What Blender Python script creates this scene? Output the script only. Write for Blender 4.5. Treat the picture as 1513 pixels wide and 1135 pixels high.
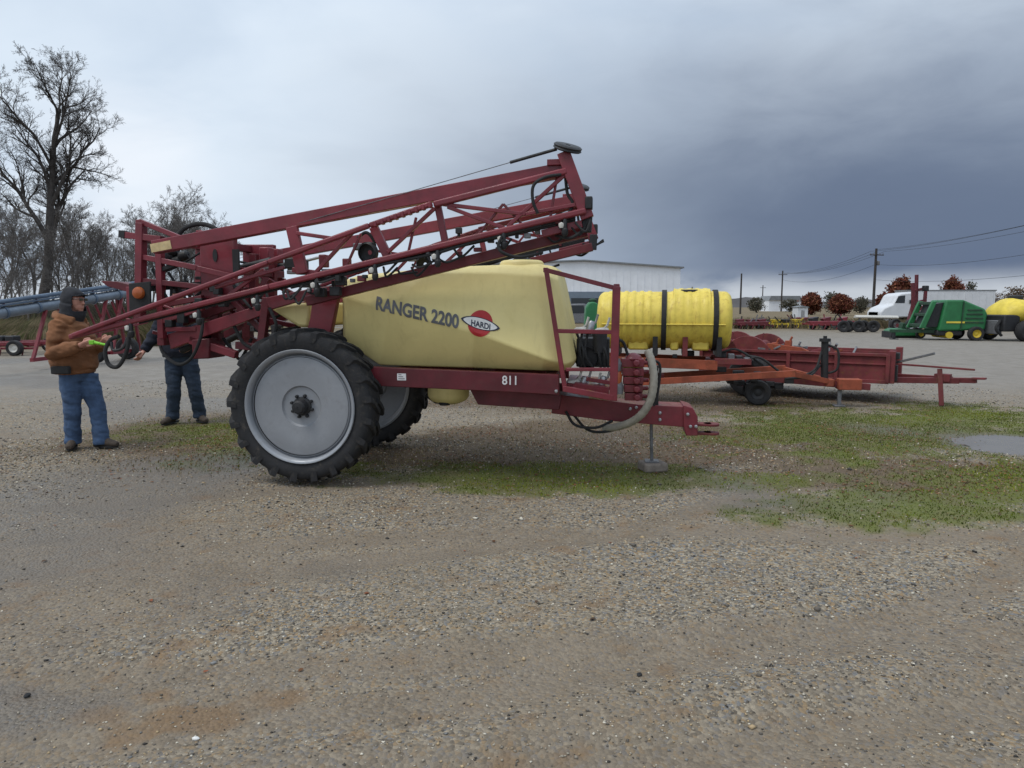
import bpy, bmesh, math, random
import numpy as np
from mathutils import Vector, Matrix, Quaternion
from mathutils.bvhtree import BVHTree

for _o in list(bpy.data.objects): bpy.data.objects.remove(_o)
SC = bpy.context.scene
COL = SC.collection
R = math.radians
rng = random.Random(11)

# ------------------------------------------------------------------ camera, world, sun, exposure
F, CX, CY, CH = 1050.0, 756.5, 567.5, 1.6          # focal length and centre in photo pixels, eye height in metres
PT = math.atan(117.5 / F)
cam_d = bpy.data.cameras.new('camera'); cam = bpy.data.objects.new('camera', cam_d); COL.objects.link(cam)
cam_d.sensor_width = 36; cam_d.lens = 36 * F / 1513; cam_d.clip_start = .05; cam_d.clip_end = 3000
cam.location = (0, 0, CH); cam.rotation_euler = (math.pi / 2 - PT, 0, 0)
SC.camera = cam
SC.view_settings.view_transform = 'Standard'; SC.view_settings.look = 'None'
SC.view_settings.exposure = 0.16; SC.view_settings.gamma = 1.0; SC.view_settings.use_curve_mapping = False

SUN_AZ, SUN_EL = R(-118), R(60)                    # sun behind thin cloud, behind and left of the camera
sd = bpy.data.lights.new('sun', 'SUN'); sd.energy = 1.35; sd.angle = R(24); sd.color = (1, .95, .87)
sun = bpy.data.objects.new('sun', sd); COL.objects.link(sun)
_sv = Vector((math.sin(SUN_AZ) * math.cos(SUN_EL), math.cos(SUN_AZ) * math.cos(SUN_EL), math.sin(SUN_EL)))
sun.rotation_euler = (-_sv).to_track_quat('-Z', 'Y').to_euler()

W = bpy.data.worlds.new('World'); SC.world = W; W.use_nodes = True
def world_nodes():
    nt = W.node_tree; N = nt.nodes; L = nt.links; N.clear()
    def n(t, **k):
        o = N.new(t)
        for a, b in k.items(): setattr(o, a, b)
        return o
    def mth(op, a, b=None, c=None):
        o = n('ShaderNodeMath', operation=op)
        for i, v in enumerate((a, b, c)):
            if v is None: continue
            if isinstance(v, (int, float)): o.inputs[i].default_value = v
            else: L.new(v, o.inputs[i])
        return o.outputs[0]
    def sstep(v, a, b, lo=0., hi=1.):
        o = n('ShaderNodeMapRange', interpolation_type='SMOOTHSTEP')
        L.new(v, o.inputs['Value'])
        for k, x in (('From Min', a), ('From Max', b), ('To Min', lo), ('To Max', hi)): o.inputs[k].default_value = x
        return o.outputs[0]
    def mix(f, a, b):
        o = n('ShaderNodeMix', data_type='RGBA')
        if isinstance(f, float): o.inputs[0].default_value = f
        else: L.new(f, o.inputs[0])
        for i, v in ((6, a), (7, b)):
            if isinstance(v, tuple): o.inputs[i].default_value = v + (1,)
            else: L.new(v, o.inputs[i])
        return o.outputs[2]
    tc = n('ShaderNodeTexCoord'); sep = n('ShaderNodeSeparateXYZ'); L.new(tc.outputs['Generated'], sep.inputs[0])
    X, Y, Z = sep.outputs
    az = mth('MULTIPLY', mth('ARCTAN2', X, Y), 180 / math.pi)
    el = mth('MULTIPLY', mth('ARCSINE', Z), 180 / math.pi)
    mp = n('ShaderNodeMapping'); L.new(tc.outputs['Generated'], mp.inputs[0]); mp.inputs['Scale'].default_value = (1, 1, 2.6)
    def noise(s, d, r, dist=0.):
        o = n('ShaderNodeTexNoise'); L.new(mp.outputs[0], o.inputs['Vector'])
        o.inputs['Scale'].default_value = s; o.inputs['Detail'].default_value = d; o.inputs['Roughness'].default_value = r
        o.inputs['Distortion'].default_value = dist
        return o.outputs[0]
    n1 = noise(1.7, 5, .5, .4); n2 = noise(5.5, 5, .55, .3)
    wob = mth('MULTIPLY', mth('SUBTRACT', n1, .5), 42.)
    wob2 = mth('MULTIPLY', mth('SUBTRACT', n2, .5), 9.)
    cloud = mix(sstep(n1, .32, .68), (.47, .565, .69), (.66, .745, .84))
    cloud = mix(mth('MULTIPLY', sstep(n2, .42, .68), .22), cloud, (.50, .59, .70))
    # the storm bank: a dark belly that lies low in the sky from ahead to the right-hand side
    a2 = mth('ADD', az, wob); e2 = mth('ADD', el, wob2)
    bank = mth('MULTIPLY', sstep(a2, -20, 25), sstep(a2, 175, 110))
    low = sstep(e2, 29, 6)
    bank = mth('MULTIPLY', bank, low)
    cloud = mix(mth('MULTIPLY', bank, .93), cloud, (.085, .119, .198))
    # torn edge under the bank where the far sky shows pale
    tear = mth('MULTIPLY', sstep(mth('ADD', el, mth('MULTIPLY', wob2, .22)), 2.9, .9), sstep(n2, .30, .55))
    cloud = mix(mth('MULTIPLY', tear, .9), cloud, (.52, .56, .61))
    # thin place in the overcast behind the tall tree
    brt = mth('MULTIPLY', sstep(mth('ABSOLUTE', mth('ADD', mth('ADD', az, 28.5), mth('MULTIPLY', wob2, .8))), 7.5, 0.), sstep(mth('ABSOLUTE', mth('SUBTRACT', mth('ADD', el, wob2), 9.)), 7., 0.))
    cloud = mix(mth('MULTIPLY', brt, .6), cloud, (.84, .87, .92))
    # overcast grows brighter towards the zenith
    zen = sstep(el, 8, 85, 1.0, 1.5)
    vm = n('ShaderNodeVectorMath', operation='SCALE'); L.new(cloud, vm.inputs[0]); L.new(zen, vm.inputs['Scale'])
    sky = n('ShaderNodeTexSky', sky_type='NISHITA'); sky.sun_disc = False
    sky.sun_elevation = SUN_EL; sky.sun_rotation = SUN_AZ; sky.air_density = 1.5; sky.dust_density = 3
    b1 = n('ShaderNodeBackground'); L.new(vm.outputs[0], b1.inputs[0]); b1.inputs[1].default_value = 1.06
    b2 = n('ShaderNodeBackground'); L.new(sky.outputs[0], b2.inputs[0]); b2.inputs[1].default_value = .05
    ms = n('ShaderNodeMixShader'); ms.inputs[0].default_value = .05; L.new(b1.outputs[0], ms.inputs[1]); L.new(b2.outputs[0], ms.inputs[2])
    out = n('ShaderNodeOutputWorld'); L.new(ms.outputs[0], out.inputs[0])
world_nodes()

# ------------------------------------------------------------------ pixels of the photo to places
def ray(x, y):
    a = (x - CX) / F; b = (y - CY) / F
    return Vector((a, math.cos(PT) - b * math.sin(PT), -math.sin(PT) - b * math.cos(PT)))
def gnd(x, y, z=0.0):
    d = ray(x, y); t = (z - CH) / d.z; return Vector((d.x * t, d.y * t, z))
def at(x, y, Y):
    d = ray(x, y); t = Y / d.y; return Vector((d.x * t, Y, CH + d.z * t))
class Frame:                                        # a standing place: origin on the ground and a heading
    def __init__(s, O, th): s.O = Vector((O[0], O[1], 0)); s.th = th; s.c = math.cos(th); s.s = math.sin(th)
    def px(s, x, y, v):
        d = ray(x, y); n = (-s.s, s.c)
        t = (v + n[0] * s.O.x + n[1] * s.O.y) / (n[0] * d.x + n[1] * d.y)
        X, Y = d.x * t, d.y * t
        return Vector(((X - s.O.x) * s.c + (Y - s.O.y) * s.s, v, CH + d.z * t))

# ------------------------------------------------------------------ materials
MT = {}
def nodes_of(name):
    m = bpy.data.materials.new(name); m.use_nodes = True
    nt = m.node_tree; b = nt.nodes['Principled BSDF']
    return m, nt, b
def mixn(nt, f, a, b, blend='MIX'):
    o = nt.nodes.new('ShaderNodeMix'); o.data_type = 'RGBA'; o.blend_type = blend
    if isinstance(f, (int, float)): o.inputs[0].default_value = f
    else: nt.links.new(f, o.inputs[0])
    for i, v in ((6, a), (7, b)):
        if isinstance(v, tuple): o.inputs[i].default_value = v + (1,)
        else: nt.links.new(v, o.inputs[i])
    return o.outputs[2]
def ramp(nt, v, a, b, lo=0., hi=1.):
    o = nt.nodes.new('ShaderNodeMapRange'); o.interpolation_type = 'SMOOTHSTEP'; nt.links.new(v, o.inputs[0])
    for k, x in (('From Min', a), ('From Max', b), ('To Min', lo), ('To Max', hi)): o.inputs[k].default_value = x
    return o.outputs[0]
def tcoord(nt, which='Object', scale=None):
    t = nt.nodes.new('ShaderNodeTexCoord').outputs[which]
    if scale:
        mp = nt.nodes.new('ShaderNodeMapping'); nt.links.new(t, mp.inputs[0]); mp.inputs['Scale'].default_value = scale
        t = mp.outputs[0]
    return t
def noise(nt, vec, s, d=4, r=.55, dist=0.):
    o = nt.nodes.new('ShaderNodeTexNoise'); nt.links.new(vec, o.inputs['Vector'])
    o.inputs['Scale'].default_value = s; o.inputs['Detail'].default_value = d; o.inputs['Roughness'].default_value = r
    o.inputs['Distortion'].default_value = dist
    return o.outputs[0]
def bump(nt, b, h, st, dist=.01):
    o = nt.nodes.new('ShaderNodeBump'); o.inputs['Strength'].default_value = st; o.inputs['Distance'].default_value = dist
    nt.links.new(h, o.inputs['Height']); nt.links.new(o.outputs[0], b.inputs['Normal'])
def paint(name, col, rough=.45, dirt=.35, dirtcol=(.16, .13, .10), var=.25, sc=1.0, metal=0., bmp=.12, streak=False, rust=0., coat=0.):
    m, nt, b = nodes_of(name)
    t = tcoord(nt); n1 = noise(nt, t, 3.2 * sc, 6, .62, .3); n2 = noise(nt, t, 26 * sc, 4, .6)
    dark = tuple(c * (1 - var) for c in col); lite = tuple(min(1, c * (1 + var * .6)) for c in col)
    c = mixn(nt, ramp(nt, n1, .3, .7), dark, lite)
    c = mixn(nt, ramp(nt, n2, .42, .75, 0, var * .6), c, dark)
    if streak:
        ts = tcoord(nt, 'Object', (9, 9, .7)); s = noise(nt, ts, 1.6, 5, .6)
        c = mixn(nt, ramp(nt, s, .52, .75, 0, dirt), c, dirtcol)
    n3 = noise(nt, t, 7 * sc, 8, .7, .5)
    c = mixn(nt, ramp(nt, n3, .5, .78, 0, dirt), c, dirtcol)
    if rust:
        n4 = noise(nt, t, 14 * sc, 8, .75, .2)
        c = mixn(nt, ramp(nt, n4, .62 - rust * .1, .7, 0, .9), c, (.16, .055, .02))
    nt.links.new(c, b.inputs['Base Color'])
    nt.links.new(ramp(nt, n3, .35, .75, rough, min(1, rough + .3)), b.inputs['Roughness'])
    b.inputs['Metallic'].default_value = metal
    b.inputs['Coat Weight'].default_value = coat
    if bmp: bump(nt, b, n2, bmp, .004)
    MT[name] = m; return m
def flat(name, col, rough=.6, metal=0., var=.12, sc=20):
    return paint(name, col, rough, .0, var=var, sc=sc / 20, metal=metal, bmp=.05)

paint('red', (.188, .019, .030), .40, .40, (.15, .085, .07), .28, 1.2, coat=.15)
paint('red_dark', (.115, .011, .018), .42, .40, (.10, .06, .05), .3, 1.2)  # darkened red: painted shade on sprayer beams, own colour on far implements
paint('red_worn', (.165, .026, .030), .6, .8, (.14, .075, .055), .35, 1.1, rust=.9)
paint('orange_worn', (.30, .066, .030), .65, .8, (.14, .065, .045), .35, 1.1, rust=.8)
paint('tank_yellow', (.74, .62, .265), .45, .30, (.50, .40, .17), .08, .6, bmp=.05, streak=True)
paint('tank_bright', (.74, .57, .09), .42, .60, (.36, .22, .045), .10, 1.1, bmp=.05, streak=True)
paint('rubber', (.020, .020, .022), .82, .75, (.095, .083, .068), .3, 2.0, bmp=.4)
paint('rim_grey', (.285, .295, .315), .5, .45, (.22, .21, .20), .08, 1.0, metal=.25, bmp=.05)
paint('rim_pale', (.31, .325, .35), .4, .45, (.25, .23, .21), .08, 1.0, metal=.3, bmp=.05)
paint('black', (.016, .016, .018), .5, .3, (.05, .045, .04), .3, 3)
paint('black_matt', (.022, .022, .023), .8, .4, (.06, .055, .05), .3, 3)
paint('grey_hose', (.30, .275, .225), .7, .4, (.14, .12, .09), .2, 4, bmp=.3)
paint('steel', (.42, .42, .43), .35, .35, (.14, .12, .10), .2, 4, metal=.8)
paint('steel_dull', (.20, .20, .21), .5, .4, (.10, .08, .06), .25, 4, metal=.5)
paint('white_plastic', (.62, .60, .55), .5, .3, (.25, .22, .18), .15, 5)
paint('sticker_white', (.72, .70, .70), .5, .25, (.3, .12, .12), .1, 6)
paint('sticker_tan', (.58, .44, .22), .5, .4, (.6, .55, .45), .2, 6)
flat('letter_grey', (.14, .14, .15), .5, var=.3)
flat('logo_red', (.42, .018, .022), .45)
flat('logo_white', (.74, .73, .70), .45)
flat('logo_ink', (.012, .016, .04), .5)
flat('amber', (.36, .085, .02), .3)
paint('green', (.014, .150, .045), .42, .30, (.04, .07, .04), .2, .7, coat=.1)
paint('green_dark', (.012, .050, .022), .5, .4, (.04, .04, .03), .25, 1)
paint('wheel_yellow', (.58, .42, .03), .45, .4, (.2, .13, .04), .15, 2)
paint('farm_yellow', (.72, .55, .06), .45, .35, (.35, .25, .06), .15, 1)
paint('white_metal', (.80, .81, .84), .5, .2, (.45, .44, .42), .06, .25, streak=True)
paint('white_truck', (.64, .65, .67), .35, .25, (.4, .38, .34), .06, .6)
paint('slate_trim', (.16, .20, .25), .5, .3, (.12, .12, .12), .1, .4)
paint('roof_grey', (.20, .21, .22), .55, .3, (.14, .12, .10), .15, .5)
paint('galv', (.20, .235, .28), .42, .35, (.26, .27, .28), .2, .8, metal=.55)
paint('blue_tube', (.09, .13, .19), .42, .4, (.25, .27, .29), .2, .8)
paint('concrete', (.23, .19, .16), .9, .5, (.10, .08, .06), .25, 6, bmp=.6)
paint('wood_pole', (.050, .042, .038), .9, .4, (.03, .025, .02), .3, 2)
paint('bark', (.072, .062, .056), .95, .5, (.095, .085, .075), .3, 1.5, bmp=.5)
paint('bark_hazed', (.14, .125, .115), .95, .5, (.09, .08, .072), .3, 1.5, bmp=.3)  # bark lightened so its colour carries the haze over the distant wood
paint('denim', (.060, .105, .195), .9, .5, (.025, .045, .095), .3, 2.5, bmp=.5)
paint('denim_dark', (.030, .046, .075), .9, .5, (.016, .023, .04), .3, 2.5, bmp=.5)
paint('brown_canvas', (.215, .092, .040), .9, .5, (.10, .042, .02), .25, 2.0, bmp=.5)
paint('navy_cloth', (.013, .016, .028), .9, .3, (.02, .02, .03), .3, 3, bmp=.4)
paint('charcoal_cloth', (.030, .031, .037), .95, .3, (.016, .016, .02), .3, 4, bmp=.5)
paint('boot_leather', (.062, .044, .032), .75, .5, (.10, .085, .07), .3, 4, bmp=.4)
paint('skin', (.46, .22, .16), .55, .25, (.38, .14, .10), .12, 4, bmp=.1)
flat('lime', (.22, .62, .035), .45)
flat('sole', (.02, .018, .017), .8)
m, nt, b = nodes_of('glass_dark'); b.inputs['Base Color'].default_value = (.02, .025, .03, 1); b.inputs['Roughness'].default_value = .12; MT['glass_dark'] = m

# ------------------------------------------------------------------ mesh building
class MB:
    def __init__(s): s.v = []; s.f = []
    def add(s, vs, fs):
        k = len(s.v); s.v += [tuple(p) for p in vs]; s.f += [tuple(i + k for i in f) for f in fs]; return s
    def box(s, c, d, M=None):
        x, y, z = (q / 2 for q in d); c = Vector(c)
        vs = [Vector((a * x, b_ * y, e * z)) for e in (-1, 1) for b_ in (-1, 1) for a in (-1, 1)]
        if M is not None: vs = [M @ p for p in vs]
        return s.add([c + p for p in vs], [(0, 2, 3, 1), (4, 5, 7, 6), (0, 1, 5, 4), (2, 6, 7, 3), (0, 4, 6, 2), (1, 3, 7, 5)])
    def bar(s, a, b, w, h=None, up=(0, 1, 0)):
        a = Vector(a); b = Vector(b); h = h or w; d = (b - a).normalized(); u = Vector(up)
        if abs(d.dot(u)) > .98: u = Vector((1, 0, 0))
        x = d.cross(u).normalized(); y = x.cross(d).normalized()   # y is along up (w), x across (h)
        vs = [p + x * (i * h / 2) + y * (j * w / 2) for p in (a, b) for j in (-1, 1) for i in (-1, 1)]
        return s.add(vs, [(0, 1, 3, 2), (4, 6, 7, 5), (0, 4, 5, 1), (2, 3, 7, 6), (0, 2, 6, 4), (1, 5, 7, 3)])
    def tube(s, pts, r, n=8, caps=True):
        pts = [Vector(p) for p in pts]; m_ = len(pts)
        rs = r if isinstance(r, (list, tuple)) else [r] * m_
        t0 = (pts[1] - pts[0]).normalized()
        nv = t0.orthogonal().normalized(); rings = []
        for i in range(m_):
            t = (pts[min(i + 1, m_ - 1)] - pts[max(i - 1, 0)])
            t = t.normalized() if t.length > 1e-9 else t0
            q = t0.rotation_difference(t); nv = (q @ nv).normalized(); t0 = t
            bv = t.cross(nv)
            rr = rs[i]; ra, rb = rr if isinstance(rr, tuple) else (rr, rr)
            rings.append([pts[i] + nv * (ra * math.cos(2 * math.pi * k / n)) + bv * (rb * math.sin(2 * math.pi * k / n)) for k in range(n)])
        return s.loft(rings, caps)
    def loft(s, rings, caps=True, closed=True):
        n = len(rings[0]); vs = [p for rg in rings for p in rg]; fs = []
        for i in range(len(rings) - 1):
            for k in range(n if closed else n - 1):
                a = i * n + k; b_ = i * n + (k + 1) % n
                fs.append((a, b_, b_ + n, a + n))
        if caps:
            fs.append(tuple(range(n - 1, -1, -1))); fs.append(tuple((len(rings) - 1) * n + k for k in range(n)))
        return s.add(vs, fs)
    def lathe(s, prof, c, ax, n=32, caps=False):
        c = Vector(c); ax = Vector(ax).normalized(); u = ax.orthogonal().normalized(); w = ax.cross(u)
        return s.loft([[c + ax * h + (u * math.cos(2 * math.pi * k / n) + w * math.sin(2 * math.pi * k / n)) * r for k in range(n)] for r, h in prof], caps)
    def prism(s, poly, v0, v1):                     # poly of (u, w) extruded along v
        n = len(poly)
        vs = [(p[0], v0, p[1]) for p in poly] + [(p[0], v1, p[1]) for p in poly]
        fs = [tuple(range(n - 1, -1, -1)), tuple(range(n, 2 * n))] + [(i, (i + 1) % n, n + (i + 1) % n, n + i) for i in range(n)]
        return s.add(vs, fs)
    def ell(s, c, r, n=12, m_=8, M=None):
        c = Vector(c); rg = []
        for i in range(m_ + 1):
            t = -math.pi / 2 + math.pi * max(.02, min(.98, i / m_))
            ring = [Vector((r[0] * math.cos(t) * math.cos(2 * math.pi * k / n), r[1] * math.cos(t) * math.sin(2 * math.pi * k / n), r[2] * math.sin(t))) for k in range(n)]
            if M is not None: ring = [M @ p for p in ring]
            rg.append([c + p for p in ring])
        return s.loft(rg)
    def mesh(s, name, smooth=35):
        me = bpy.data.meshes.new(name); me.from_pydata(s.v, [], s.f)
        bm = bmesh.new(); bm.from_mesh(me); bmesh.ops.recalc_face_normals(bm, faces=bm.faces); bm.to_mesh(me); bm.free()
        if smooth:
            me.polygons.foreach_set('use_smooth', [True] * len(me.polygons)); me.set_sharp_from_angle(angle=R(smooth))
        return me
    def build(s, name, mat, parent=None, smooth=35, bevel=0., seg=2):
        o = obj(name, s.mesh(name, smooth), mat, parent)
        if bevel:
            bv = o.modifiers.new('bevel', 'BEVEL'); bv.width = bevel; bv.segments = seg; bv.limit_method = 'ANGLE'; bv.angle_limit = R(25)
            bv.harden_normals = False
        return o
def obj(name, me, mat, parent=None):
    o = bpy.data.objects.new(name, me); COL.objects.link(o)
    if mat: me.materials.clear(); me.materials.append(MT[mat] if isinstance(mat, str) else mat)
    if parent: o.parent = parent
    return o
def tag(o, label=None, cat=None, group=None, kind=None):
    for k, v in (('label', label), ('category', cat), ('group', group), ('kind', kind)):
        if v: o[k] = v
    return o
def thing(name, loc, rz=0., label=None, cat=None, group=None):
    o = bpy.data.objects.new(name, None); COL.objects.link(o); o.location = loc; o.rotation_euler = (0, 0, rz); o.empty_display_size = .2
    return tag(o, label, cat, group)
def dup(o, parent=None):
    c = o.copy(); COL.objects.link(c); c.parent = parent
    for ch in list(o.children): dup(ch, c)
    return c
def curve_pts(ps, k=6):                              # Catmull-Rom through points
    ps = [Vector(p) for p in ps]; q = [ps[0] * 2 - ps[1]] + ps + [ps[-1] * 2 - ps[-2]]; out = []
    for i in range(1, len(q) - 2):
        for j in range(k):
            t = j / k; a, b_, c, d = q[i - 1:i + 3]
            out.append(.5 * ((2 * b_) + (c - a) * t + (2 * a - 5 * b_ + 4 * c - d) * t * t + (3 * b_ - a - 3 * c + d) * t ** 3))
    out.append(ps[-1]); return out
def eval_mesh(o):
    dg = bpy.context.evaluated_depsgraph_get(); dg.update()
    return bpy.data.meshes.new_from_object(o.evaluated_get(dg))
def remeshed(mb, name, vox, smooth=4, wr=0., wseed=0):
    """one continuous skin round everything in the builder"""
    me = mb.mesh('tmp', 0); o = bpy.data.objects.new('tmp', me); COL.objects.link(o)
    r = o.modifiers.new('r', 'REMESH'); r.mode = 'VOXEL'; r.voxel_size = vox
    if smooth:
        s = o.modifiers.new('s', 'SMOOTH'); s.iterations = smooth; s.factor = .5
    out = eval_mesh(o); bpy.data.objects.remove(o); bpy.data.meshes.remove(me)
    if wr:                                           # cloth folds
        n = len(out.vertices); co = np.empty(n * 3); out.vertices.foreach_get('co', co); co = co.reshape(-1, 3)
        no = np.empty(n * 3); out.vertices.foreach_get('normal', no); no = no.reshape(-1, 3)
        q = co * np.array([8., 8., 17.]) + co[:, [2, 0, 1]] * np.array([5., -4., 3.]) + wseed
        d = vnoise3(q) - .5 + .5 * (vnoise3(q * 2.1 + 7.3) - .5)
        co += no * (d * wr)[:, None]; out.vertices.foreach_set('co', co.ravel())
    out.name = name; out.polygons.foreach_set('use_smooth', [True] * len(out.polygons)); out.update()
    return out
def _h(i, j, k):
    x = np.sin(i * 127.1 + j * 311.7 + k * 74.7) * 43758.5453
    return x - np.floor(x)
def vnoise3(p):
    i = np.floor(p); f = p - i; f = f * f * (3 - 2 * f); r = 0
    for a in (0, 1):
        for b_ in (0, 1):
            for c in (0, 1):
                w = (f[:, 0] if a else 1 - f[:, 0]) * (f[:, 1] if b_ else 1 - f[:, 1]) * (f[:, 2] if c else 1 - f[:, 2])
                r = r + w * _h(i[:, 0] + a, i[:, 1] + b_, i[:, 2] + c)
    return r
def fbm(x, y, s, oct=4, seed=0):
    r = 0; a = .5; t = 0
    for k in range(oct):
        r = r + a * vnoise3(np.stack([x * s + seed * 3.1 + k * 17, y * s - seed * 5.7 + k * 9, np.full_like(x, seed)], 1)); t += a; a *= .5; s *= 2.03
    return r / t
def fast_mesh(name, V, Fq):
    """V (n,3), Fq (m,k) numpy to a mesh"""
    me = bpy.data.meshes.new(name); n, k = Fq.shape
    me.vertices.add(len(V)); me.vertices.foreach_set('co', V.astype(np.float32).ravel())
    me.loops.add(n * k); me.loops.foreach_set('vertex_index', Fq.astype(np.int32).ravel())
    me.polygons.add(n); me.polygons.foreach_set('loop_start', np.arange(0, n * k, k, dtype=np.int32))
    me.polygons.foreach_set('loop_total', np.full(n, k, dtype=np.int32))
    me.update(calc_edges=True); me.validate(); return me
def set_col(me, name, C):
    a = me.color_attributes.new(name, 'FLOAT_COLOR', 'POINT'); a.data.foreach_set('color', C.astype(np.float32).ravel())

# ------------------------------------------------------------------ ground
def blob(x, y, cx, cy, rx, ry, rot=0.):
    c, s = math.cos(rot), math.sin(rot); dx = x - cx; dy = y - cy
    u = (dx * c + dy * s) / rx; v = (-dx * s + dy * c) / ry
    return np.clip(1.25 - np.sqrt(u * u + v * v), 0, 1)
PUDDLES = [(5.85, 8.1, .55, .52, 1)]
ARCS = [(1.5, -14., 18.9, .20), (1.5, -14., 17.2, .22), (1.5, -14., 20.4, .18), (-3., 13., 10.6, .16), (-3., 13., 8.9, .18), (3., -9., 11.6, .16)]
def masks(x, y):
    n1 = fbm(x, y, .9, 5, 1); n2 = fbm(x, y, 3.3, 4, 2); n3 = fbm(x, y, .35, 4, 3)
    g = np.maximum.reduce([1.35 * blob(x, y, .45, 6.52, 2.7, .66, -.1), 1.1 * blob(x, y, 4.6, 8.9, 2.7, 2.3, .3), .85 * blob(x, y, 3.1, 5.75, 1.5, .75, .25),
                           .9 * blob(x, y, 6.4, 7.6, 1.5, 1.3), .8 * blob(x, y, 4.9, 6.6, 2.0, 1.1), .55 * blob(x, y, -2.9, 7.3, .8, .7), .6 * blob(x, y, -3.8, 9.0, 1.6, 1.2), .8 * blob(x, y, 7.3, 10.2, 1.8, 1.6)])
    n4 = fbm(x, y, 9., 3, 4)
    grass = np.clip((g - .06 + (n1 - .5) * 1.3 + (n2 - .5) * 1.0 + (n4 - .5) * .8) * 1.35, 0, 1) * np.clip(g * 5, 0, 1)
    d = np.maximum.reduce([1.15 * blob(x, y, 1.5, 8.2, 3.4, 1.8), 1.25 * blob(x, y, .5, 7.5, 3.0, .9), .9 * blob(x, y, -3.6, 8.8, 2.1, 2.2), .8 * blob(x, y, 3.6, 6.8, 2.6, 1.0), .8 * blob(x, y, 2.2, 12., 4.5, 2.2), .7 * blob(x, y, -.4, 7.4, 1.6, 1.0)])  # leaf litter; under the sprayer the mask also paints its soft shadow
    dry = np.clip((d - .1 + (n1 - .5) * .8) * 2.0, 0, 1) * (d > .02)
    # trodden, damp fines: broad bands along the way vehicles pass
    track = .5 + .5 * np.sin((y + .16 * x) * 2.55 + 1.1 + (n3 - .5) * 3)
    mud = np.clip((track - .62) * .9 + (n1 - .5) * 1.6 + .22, 0, 1) * (y < 9)
    for cx_, cy_, rr_, w_ in ARCS:
        q = np.abs(np.hypot(x - cx_, y - cy_) - rr_ + (n3 - .5) * .5) / w_; mud = np.maximum(mud, 1.25 * np.exp(-q * q) * np.clip(.45 + n1, 0, 1) * (y < 7))
    mud = np.maximum(mud, np.clip(blob(x, y, -1.35, 2.72, .62, .22) * 1.6 + (n2 - .5) * .9 - .1, 0, 1))
    mud = np.maximum(mud, .9 * np.clip(blob(x, y, -2.9, 4.2, 1.9, 2.4) * 1.1 + (n1 - .5) * 1.2, 0, 1) * (y < 8))
    mud = np.maximum(mud, .8 * np.clip(blob(x, y, .6, 2.15, 3.5, .40) * 1.4 + (n1 - .5) * 1.2, 0, 1))
    wet = np.zeros_like(x)
    for (px, py, rx, ry, sd_) in PUDDLES: wet = np.maximum(wet, np.clip(blob(x, y, px, py, rx * 1.5, ry * 1.5) * 2.0 + (n2 - .5) * .6, 0, 1))
    wet = np.maximum(wet, .9 * np.clip(blob(x, y, -2.35, 2.68, .8, .22) * 1.8 + (n2 - .5) * .8, 0, 1))
    wet = np.maximum(wet, .75 * np.clip((n3 - .46) * 4 + (n1 - .5) * 1.4 - .12 * np.clip(x + 2.2, 0, 9), 0, 1))
    return grass, dry, mud, wet
def height(x, y):
    near = np.clip((30 - y) / 20, 0, 1)
    z = (fbm(x, y, .8, 4, 8) - .5) * .045 + (fbm(x, y, 4.5, 3, 9) - .5) * .016
    for cx_, cy_, rr_, w_ in ARCS: q = np.abs(np.hypot(x - cx_, y - cy_) - rr_ + (fbm(x, y, .35, 4, 3) - .5) * .5) / w_; z = z - .016 * np.exp(-q * q) * (y < 7) + .010 * np.exp(-(q - 1.7) ** 2 * 2) * (y < 7)
    z = z - .008
    for (px, py, rx, ry, sd_) in PUDDLES: z = z - .034 * np.clip(blob(x, y, px, py, rx * 1.3, ry * 1.3) * 2, 0, 1)
    return z * near
def axis_pts(lo, a, b, hi, st, gr):
    m_ = list(np.arange(a, b, st)); s = st; p = b; up = []
    while p < hi: up.append(p); s *= gr; p += s
    up.append(hi); s = st; p = a - st; dn = []
    while p > lo: dn.append(p); s *= gr; p -= s
    dn.append(lo); return np.array(dn[::-1] + m_ + up)
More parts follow.
